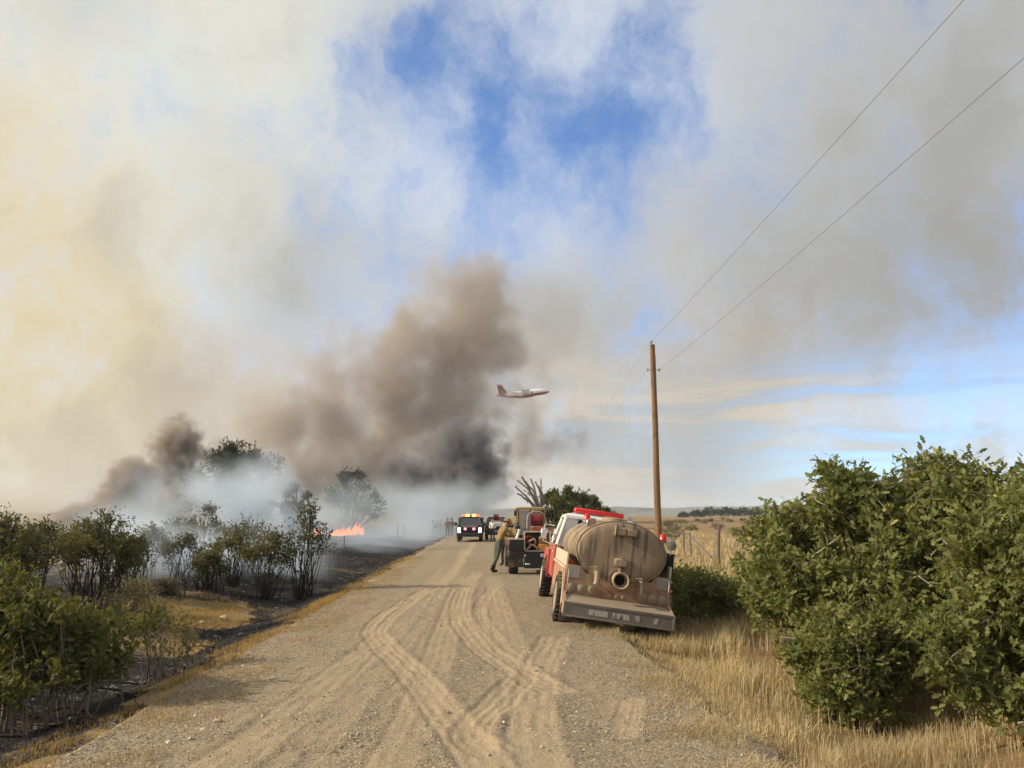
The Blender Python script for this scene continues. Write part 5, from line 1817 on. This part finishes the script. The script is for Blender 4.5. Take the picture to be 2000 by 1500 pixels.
def person(loc, rz, label, shirt, trousers, pose=None, helmet=None, pack=None, scale=1.0, group=None):
    J = {}
    for k, v in STAND.items():
        if k in ('sh', 'el', 'wr', 'hd', 'hip', 'kn', 'an', 'to'):
            J[k + 'R'] = Vector(v)
            J[k + 'L'] = Vector((-v[0], v[1], v[2]))
        else:
            J[k] = Vector(v)
    for k, v in (pose or {}).items():
        J[k] = Vector(v)
    rad = dict(pelvis=.145, spine=.135, chest=.155, neck=.058, jaw=.078, crown=.088, nose=.018, sh=.072, el=.050, wr=.034, hd=.040, hip=.095, kn=.066, an=.050, to=.045)
    names = list(J)
    E = [('pelvis', 'spine'), ('spine', 'chest'), ('chest', 'neck'), ('neck', 'jaw'), ('jaw', 'crown'), ('jaw', 'nose')]
    for s in 'LR':
        E += [('chest', 'sh' + s), ('sh' + s, 'el' + s), ('el' + s, 'wr' + s), ('wr' + s, 'hd' + s), ('pelvis', 'hip' + s), ('hip' + s, 'kn' + s), ('kn' + s, 'an' + s), ('an' + s, 'to' + s)]
    def rr(k):
        return rad[k[:-1]] if k not in rad else rad[k]
    V = [J[k] for k in names]
    Rr = [rr(k) for k in names]
    Ed = [(names.index(a), names.index(b)) for a, b in E]
    for s in 'LR':         # five fingers each, unequal, the thumb from the side of the palm
        h, w = J['hd' + s], J['wr' + s]
        d = (h - w).normalized()
        side = d.cross(Vector((0, 1, 0.2)))
        side = side.normalized() if side.length > .1 else Vector((1, 0, 0))
        bend = side.cross(d) * .25
        for i, (o, L) in enumerate(((-.03, .070), (-.01, .080), (.01, .075), (.03, .058))):
            a = len(V)
            V += [h + side * o + d * .035, h + side * o + (d + bend).normalized() * (.035 + L * .55), h + side * o * 1.05 + (d + bend * 2.2).normalized() * (.035 + L)]
            Rr += [.011, .010, .008]
            Ed += [(names.index('hd' + s), a), (a, a + 1), (a + 1, a + 2)]
        a = len(V)
        V += [h + side * -.05 + d * .005, h + side * -.062 + d * .045]
        Rr += [.012, .010]
        Ed += [(names.index('hd' + s), a), (a, a + 1)]
    me = bpy.data.meshes.new('body')
    me.from_pydata([tuple(v) for v in V], Ed, [])
    ob = bpy.data.objects.new('body_tmp', me)
    COL.objects.link(ob)
    md = ob.modifiers.new('skin', 'SKIN')
    md.use_smooth_shade = True
    for i, r_ in enumerate(Rr):
        sv = me.skin_vertices[0].data[i]
        sv.radius = (r_, r_ * (0.78 if names[i:i + 1] and names[i] in ('chest', 'spine', 'pelvis') else 1.0))
        sv.use_root = i == 0
    sb = ob.modifiers.new('sub', 'SUBSURF')
    sb.levels = sb.render_levels = 1
    dg = bpy.context.evaluated_depsgraph_get()
    ev = ob.evaluated_get(dg)
    nm = bpy.data.meshes.new_from_object(ev, depsgraph=dg)
    bpy.data.objects.remove(ob)
    for m in (shirt, trousers, M_BOOT, M_SKIN, M_HAIR):
        nm.materials.append(m)
    seg = []
    zone = {'spine': 0, 'chest': 0, 'sh': 0, 'el': 0, 'wr': 3, 'hd': 3, 'pelvis': 1, 'hip': 1, 'kn': 1, 'an': 2, 'to': 2, 'neck': 3, 'jaw': 3, 'crown': 4, 'nose': 3}
    keys = [k for k in names]
    P = np.array([tuple(J[k]) for k in keys])
    extra, ez = [], []
    for a, b, z, ts in (('pelvis', 'spine', 0, (.55, .8)), ('el', 'wr', 0, (.3, .6, .85)), ('sh', 'el', 0, (.5,)), ('kn', 'an', 1, (.3, .55)), ('kn', 'an', 2, (.8,)), ('hip', 'kn', 1, (.3, .6)), ('spine', 'chest', 0, (.5,)), ('chest', 'neck', 0, (.45,))):
        for s in ('L', 'R'):
            A = J.get(a) or J[a + s] if a in J or a + s in J else None
            Bq = J[b] if b in J else J[b + s]
            for q in ts:
                extra.append(tuple(A.lerp(Bq, q)))
                ez.append(z)
    Pn = np.vstack([P, np.array(extra)])
    zz = [zone.get(k, zone.get(k[:-1], 0)) for k in keys] + ez
    mi = []
    for f in nm.polygons:
        j = ((Pn - np.array(f.center)) ** 2).sum(1).argmin()
        k = zz[j]
        if k == 4 and f.center.y > J['crown'].y + .05 and f.center.z < J['crown'].z + .03:
            k = 3
        mi.append(k)
    nm.polygons.foreach_set('material_index', mi)
    nm.polygons.foreach_set('use_smooth', [True] * len(nm.polygons))
    o = bpy.data.objects.new('person', nm)
    COL.objects.link(o)
    o.location = loc
    o.rotation_euler = (0, 0, rz)
    o.scale = (scale,) * 3
    tag(o, label, 'person', group)
    c, jw = J['crown'], J['jaw']
    up = (c - jw).normalized()
    if helmet:
        h = MB()
        M = up.to_track_quat('Z', 'Y').to_matrix()
        def W_(x, y, z):
            return tuple(c + M @ Vector((x, y, z)))
        n = 16
        vs, fs = [], []
        rings = [(.165, -.035), (.17, -.025), (.125, -.015), (.122, .03), (.105, .075), (.06, .105), (.004, .112)]
        for r_, z in rings:
            for j in range(n):
                a = 2 * math.pi * j / n
                vs.append(W_(r_ * math.cos(a) * .92, r_ * math.sin(a) * 1.08, z))
        for i in range(len(rings) - 1):
            for j in range(n):
                k = (j + 1) % n
                fs.append((i * n + j, i * n + k, (i + 1) * n + k, (i + 1) * n + j))
        h.add(vs, fs)
        h.build('helmet', helmet, o, ang=50)
    if pack:
        b = MB()
        ch, sp = J['chest'], J['spine']
        mid = ch.lerp(sp, .7)
        b.box(mid.x - .16, mid.x + .16, mid.y - .30, mid.y - .13, mid.z - .18, mid.z + .18, .04)
        b.build('backpack', pack, o)
    return o

def on(px, py):
    """Standing place on the road seen at a photograph position."""
    cx, cy = (px - 1000) / 1500, (750 - py) / 1500
    d = Vector((cx, math.cos(PITCH) - cy * math.sin(PITCH), math.sin(PITCH) + cy * math.cos(PITCH)))
    z = 0.03
    for _ in range(6):
        k = (z - CAM_Z) / d.z
        x, y = d.x * k, d.y * k
        z = float(soil_z(x, y))
    return Vector((x, y, z))

# firefighter leaning on the trailer: body tipped forward (towards +y local), forearms on the box lid
lean = dict(pelvis=(0, .10, .98), spine=(0, .16, 1.16), chest=(0, .25, 1.35), neck=(0, .32, 1.48), jaw=(0, .38, 1.53), crown=(0, .43, 1.65), nose=(0, .48, 1.52),
            shL=(-.185, .28, 1.41), shR=(.185, .28, 1.41), elL=(-.24, .55, 1.16), elR=(.24, .55, 1.16), wrL=(-.12, .76, 1.20), wrR=(.12, .76, 1.20), hdL=(-.05, .84, 1.21), hdR=(.05, .84, 1.21),
            hipL=(-.095, .09, .93), hipR=(.095, .09, .93), knL=(-.12, .06, .50), knR=(.14, -.02, .52), anL=(-.12, -.04, .09), anR=(.16, -.26, .12), toL=(-.13, .13, .045), toR=(.17, -.10, .045))
p = on(970, 1111)
person((p.x + .02, 27.2, float(soil_z(p.x, 27.2))), R(-62), 'firefighter in yellow shirt and grey trousers leaning on the pump trailer', M_YSHIRT, M_GPANT, lean, M_HELM, None, 1.06)
p = on(993, 1098)
person((-.28, 31.2, float(soil_z(-.28, 31.2))), R(150), 'person in a tan shirt standing behind the leaning firefighter', M_YSHIRT, M_DPANT, None, None, None, 1.0)
p = on(962, 1058)
person(p, R(170), 'person in a white shirt and dark trousers behind the dark pickup', M_WSHIRT, M_DPANT, dict(elL=(-.26, -.06, 1.16), elR=(.26, -.06, 1.16), wrL=(-.20, .12, 1.02), wrR=(.20, .12, 1.02), hdL=(-.14, .18, 1.04), hdR=(.14, .18, 1.04)), None, None, 1.0)
crew = ((873.5, 1048.5, R(200), M_YSHIRT, M_HELM, 'firefighter in full view nearest to the lit brush truck', dict(knL=(-.12, .08, .50), anL=(-.14, .02, .09), toL=(-.15, .18, .045))),
        (882, 1047, R(150), M_DSHIRT, M_HELM, 'firefighter half hidden beside the lit brush truck', None),
        (845.5, 1050, R(100), M_WSHIRT, M_HELM, 'person in pale shirt at the left end of the crew', dict(elL=(-.26, .10, 1.2), wrL=(-.2, .32, 1.18), hdL=(-.18, .4, 1.18))),
        (852.5, 1049, R(220), M_DSHIRT, M_HELM, 'firefighter beside the pale shirted person in the smoke', None),
        (859.5, 1047.5, R(180), M_YSHIRT, M_HELM, 'firefighter in the middle of the crew on the verge', dict(elR=(.27, .12, 1.2), wrR=(.22, .3, 1.25), hdR=(.2, .37, 1.27))),
        (866, 1045.5, R(160), M_DSHIRT, M_HELMR, 'firefighter standing back between the others on the verge', None))
for px, py, rz, sh, hm, lab, ps in crew:
    q = on(px, py)
    person(q, rz, lab, sh, M_GPANT, ps, hm, M_DPANT, 1.0, 'fire crew on the left verge')

# ------------------------------------------------------------------ utility poles and lines
M_POLE, t = new_mat('weathered_pole')
P = t.node('ShaderNodeTexCoord').outputs['Object']
x_, y_, z_ = t.xyz(P)[:3]
gr = t.noise(t.comb(t.m('MULTIPLY', x_, 22), t.m('MULTIPLY', y_, 22), t.m('MULTIPLY', z_, 0.8)), 1.0, 5, 0.65)
nb = t.noise(P, 3.0, 4, 0.6)
c = t.mix(gr, (0.10, 0.055, 0.03), (0.36, 0.21, 0.11))
c = t.mix(t.step(nb, 0.55, 0.70, 0, 0.7), c, (0.07, 0.045, 0.03))
finish(t, c, 0.9, 0, t.bump(gr, 0.5, 0.02), 0.2)
M_WIRE = plain('line_wire', (0.20, 0.20, 0.21), 0.6, 0.1, 3)
M_PORC = plain('porcelain', (0.34, 0.33, 0.31), 0.35, 0.1, 5)

def utility_pole(loc, h, r, label, lean=(0, 0)):
    T = empty('utility_pole', loc, (lean[0], lean[1], 0), label, 'pole')
    q = MB()
    q.tube([(.012 * math.sin(i * 1.3), .01 * math.cos(i), -.6 + (h + .6) * i / 9) for i in range(10)], [r * (1 - .32 * i / 9) for i in range(10)], 14)
    q.build('shaft', M_POLE, T)
    q = MB()
    q.cyl((-.05, 0, h - .25), (-.05, 0, h + .10), .018, n=6)
    pin = q.build('insulator_pin', M_STEEL, T)
    q = MB()
    q.lathe([(h + .06, .03), (h + .08, .065), (h + .11, .045), (h + .14, .06), (h + .18, .03), (h + .185, .001)], 'z', (-.05, 0, 0), 12)
    q.build('insulator', M_PORC, pin)
    q = MB()
    q.cyl((-.26, 0, h - 1.02), (.26, 0, h - 1.02), .014, n=6)
    q.lathe([(h - 1.07, .035), (h - .97, .035)], 'z', (-.24, 0, 0), 10)
    q.lathe([(h - 1.07, .035), (h - .97, .035)], 'z', (.24, 0, 0), 10)
    q.build('bracket', M_STEEL, T)
    q = MB()
    q.cyl((r * .8, -r * .3, .2), (r * .62, -r * .25, h - .4), .008, n=5)
    q.build('ground_wire', M_WIRE, T)
    return T

PZ = float(soil_z(5.62, 30))
utility_pole((5.62, 30, PZ), 8.75 - PZ, .145, 'tall brown wooden utility pole rising behind the tanker truck')
FZ = float(soil_z(3.6, 96))
utility_pole((3.6, 96, FZ), 6.6, .11, 'thin far utility pole beside the dead tree')
utility_pole((6.2, -38, float(soil_z(6.2, -38))), 9.0, .145, 'next wooden utility pole back along the road')

def line(a, b, sag, label, r=.0048, n=28):
    q = MB()
    a, b = Vector(a), Vector(b)
    pts = []
    for i in range(n + 1):
        s = i / n
        p_ = a.lerp(b, s)
        p_.z -= sag * 4 * s * (1 - s)
        pts.append(p_)
    q.tube(pts, r, 5)
    o = q.build('power_line', M_WIRE)
    return tag(o, label, 'wire', 'power lines')
line((5.57, 30, 8.88), (6.15, -38, 9.1), .55, 'upper power line running overhead from the tall pole to the top right')
line((5.86, 30, 7.72), (6.44, -38, 8.0), .55, 'lower power line running overhead from the tall pole')
line((5.57, 30, 8.88), (3.55, 96, 6.7 + FZ), .8, 'upper power line falling away to the far pole', .0028)
line((5.38, 30, 7.72), (3.36, 96, 5.6 + FZ), .8, 'lower power line falling away to the far pole', .0028)

# ------------------------------------------------------------------ fences
M_TPOST = paint('rusty_steel_post', (0.07, 0.045, 0.035), 0.8, 0.3, dust=0.2)
def field_fence():
    T = empty('field_fence', (8.1, 31, float(soil_z(8.1, 31))), label='sagging wire fence with weathered posts across the golden field edge', cat='fence')
    O = T.location
    g = np.random.default_rng(3)
    posts = [(8.12, 31.0, 1.55, .07, .10), (8.35, 36.6, 1.1, .035, -.03), (8.45, 38.6, 1.05, .045, .02), (8.62, 41.5, 1.2, .04, .0), (8.9, 48, 1.2, .04, .02), (9.2, 56, 1.2, .04, -.03), (9.6, 66, 1.2, .04, .02), (7.6, 24.5, 1.1, .04, .03)]
    tops = []
    for x, y, h, r, ln in posts:
        z = float(soil_z(x, y))
        q = MB()
        b = Vector((x, y, z)) - O
        q.tube([b - Vector((0, 0, .2)), b + Vector((ln * .4, 0, h * .5)), b + Vector((ln, 0, h))], [r, r * .95, r * .85], 8)
        q.build('post', M_DEAD if r > .03 else M_TPOST, T)
        tops.append((b, h, ln))
    q = MB()
    a = Vector((8.42, 37.6, float(soil_z(8.42, 37.6)) + 1.05)) - O
    b = Vector((8.05, 31.8, float(soil_z(8.05, 31.8)) + .25)) - O
    q.tube([a, a.lerp(b, .5) + Vector((0, 0, .03)), b], .045, 8)
    q.build('brace', M_DEAD, T)
    order = sorted(range(len(posts)), key=lambda i: posts[i][1])
    for k in (.35, .62, .9):
        q = MB()
        pts = []
        for i, j in zip(order, order[1:]):
            A = tops[i][0] + Vector((tops[i][2] * k, 0, 1.05 * k))
            Bq = tops[j][0] + Vector((tops[j][2] * k, 0, 1.05 * k))
            for s in (0, .25, .5, .75):
                w = A.lerp(Bq, s)
                w.z -= .05 * math.sin(math.pi * s)
                pts.append(w)
        q.tube(pts, .006, 4)
        q.build('wire_strand', M_WIRE, T)
field_fence()

def steel_post(px, py_base, dist, h, label, ln=0.0, tip=True):
    x = (px - 1000) / 1500 * (dist * .985 - .3)
    z = float(soil_z(x, dist))
    T = empty('fence_post', (x, dist, z), (0, ln, 0), label, 'post', 'steel fence posts left of the road')
    q = MB()
    q.box(-.018, .018, -.004, .004, -.2, h)
    q.box(-.004, .004, .004, .026, -.2, h)
    for i in range(int(h / .06)):
        q.box(-.01, .01, -.010, -.004, .05 + i * .06, .075 + i * .06)
    q.build('stake', M_TPOST, T)
    if tip:
        q = MB()
        q.box(-.021, .021, -.007, .029, h - .12, h + .004)
        q.build('tip', M_WHITE, T)
steel_post(274, 1178, 18.2, 1.02, 'steel post with a white tip standing by the sagebrush', .04)
steel_post(636, 1100, 33, 1.15, 'thin steel post standing in the pale smoke', .02, False)
steel_post(672, 1085, 38, 1.15, 'steel post farther back in the pale smoke', -.02, False)
steel_post(776, 1045, 66, 1.3, 'distant steel post on the burnt verge, left one of two', 0, False)
steel_post(789, 1043, 69, 1.3, 'distant steel post on the burnt verge, right one of two', 0, False)

# small charred saplings left standing on the burnt ground
def sapling(px, dist, h, sd, label):
    g = np.random.default_rng(sd)
    x = (px - 1000) / 1500 * (dist * .985 - .3)
    T = empty('charred_sapling', (x, dist, float(soil_z(x, dist))), label=label, cat='sapling', group='charred saplings')
    q = MB()
    q.tube([(0, 0, -.05), (.03, 0, h * .5), (g.normal() * .06, 0, h)], [.02, .014, .006], 5)
    for i in range(6):
        z = h * g.uniform(.25, .8)
        s = g.choice((-1, 1))
        q.tube([(.02, 0, z), (.02 + s * h * .16, g.normal() * .05, z + h * .18), (.02 + s * h * .2, 0, z + h * .34)], [.011, .008, .004], 4)
    q.build('trunk', M_CHAR, T)
sapling(683, 32, .95, 1, 'forked charred sapling in front of the pale smoke')
sapling(642, 30, .9, 2, 'bent charred sapling beside the tallest scorched shrub')
sapling(360, 19.8, .55, 3, 'charred sapling at the edge of the smoking ground')
sapling(320, 19.2, .3, 4, 'short charred stub near the metal post')

# ------------------------------------------------------------------ flames
M_FIRE, t = new_mat('flame')
z_ = t.attr('hot')
e = t.node('ShaderNodeEmission')
t.put(e.inputs[0], t.mix(z_, (1.0, 0.30, 0.07), (1.0, 0.13, 0.03)))
e.inputs[1].default_value = 2.6
t.put(t.node('ShaderNodeOutputMaterial').inputs[0], e.outputs[0])
def fire(px, py, dist, w, h, sd, label):
    g = np.random.default_rng(sd)
    c = at(px, py, dist)
    z0 = float(soil_z(c.x, c.y))
    T = empty('flame', (c.x, c.y, max(z0, c.z - h * .5)), label=label, cat='fire', group='flames in the brush')
    for i in range(max(5, int(w * 9))):
        q = MB()
        x = g.uniform(-w / 2, w / 2)
        hh = h * g.uniform(.45, 1.0) * (1 - .5 * abs(x) / w)
        ph = g.uniform(0, 6)
        n = 7
        q.tube([(x + .10 * hh * math.sin(ph + s * 4) + .25 * hh * s, g.normal() * .08, hh * s - .15 * h) for s in np.linspace(0, 1, n)], [hh * .125 * r_ for r_ in (.5, .95, 1.0, .8, .55, .28, .03)], 7)
        o = q.build('tongue', M_FIRE, T)
        at_ = o.data.attributes.new('hot', 'FLOAT', 'POINT')
        at_.data.foreach_set('value', [min(1, max(0, v.co.z / h)) for v in o.data.vertices])
for args in ((692, 1029, 68, 2.0, 1.1, 1, 'widest patch of orange flames under the grey juniper'), (664, 1033, 67, 1.4, .9, 2, 'orange flames just left of the widest patch'), (622, 1032, 62, .6, .85, 3, 'small flame beside the tallest scorched shrub'),
             (270, 1045, 60, .6, .55, 4, 'small flame glowing through smoke beyond the metal post'), (513, 1036, 62, .7, .7, 5, 'flame glowing behind the scorched shrubs'), (366, 1042, 60, .5, .6, 6, 'flame glimpsed behind the smoking brush'), (648, 1037, 75, .5, .6, 7, 'smallest flame between its larger neighbours')):
    fire(*args)

# ------------------------------------------------------------------ stones on the bank
M_STONE = plain('sandstone', (0.46, 0.34, 0.22), 0.9, 0.25, 6, bump=0.3)
for i, (px, py, r_, lab) in enumerate(((438, 1212, .13, 'pale flat sandstone on the reddish bank'), (395, 1218, .09, 'smaller pale stone beside the flat sandstone'), (425, 1410, .05, 'dark stone lying on the gravel near the left lip'))):
    q = on(px, py)
    g = np.random.default_rng(i)
    mb = MB()
    mb.hull([tuple(unit(g.normal(size=3)) * np.array([r_, r_ * .8, r_ * .45]) * g.uniform(.85, 1.1)) for _ in range(26)])
    o = mb.build('stone', M_STONE, ang=20)
    o.location = (q.x, q.y, float(soil_z(q.x, q.y)) + r_ * .2)
    tag(o, lab, 'stone', 'loose stones')
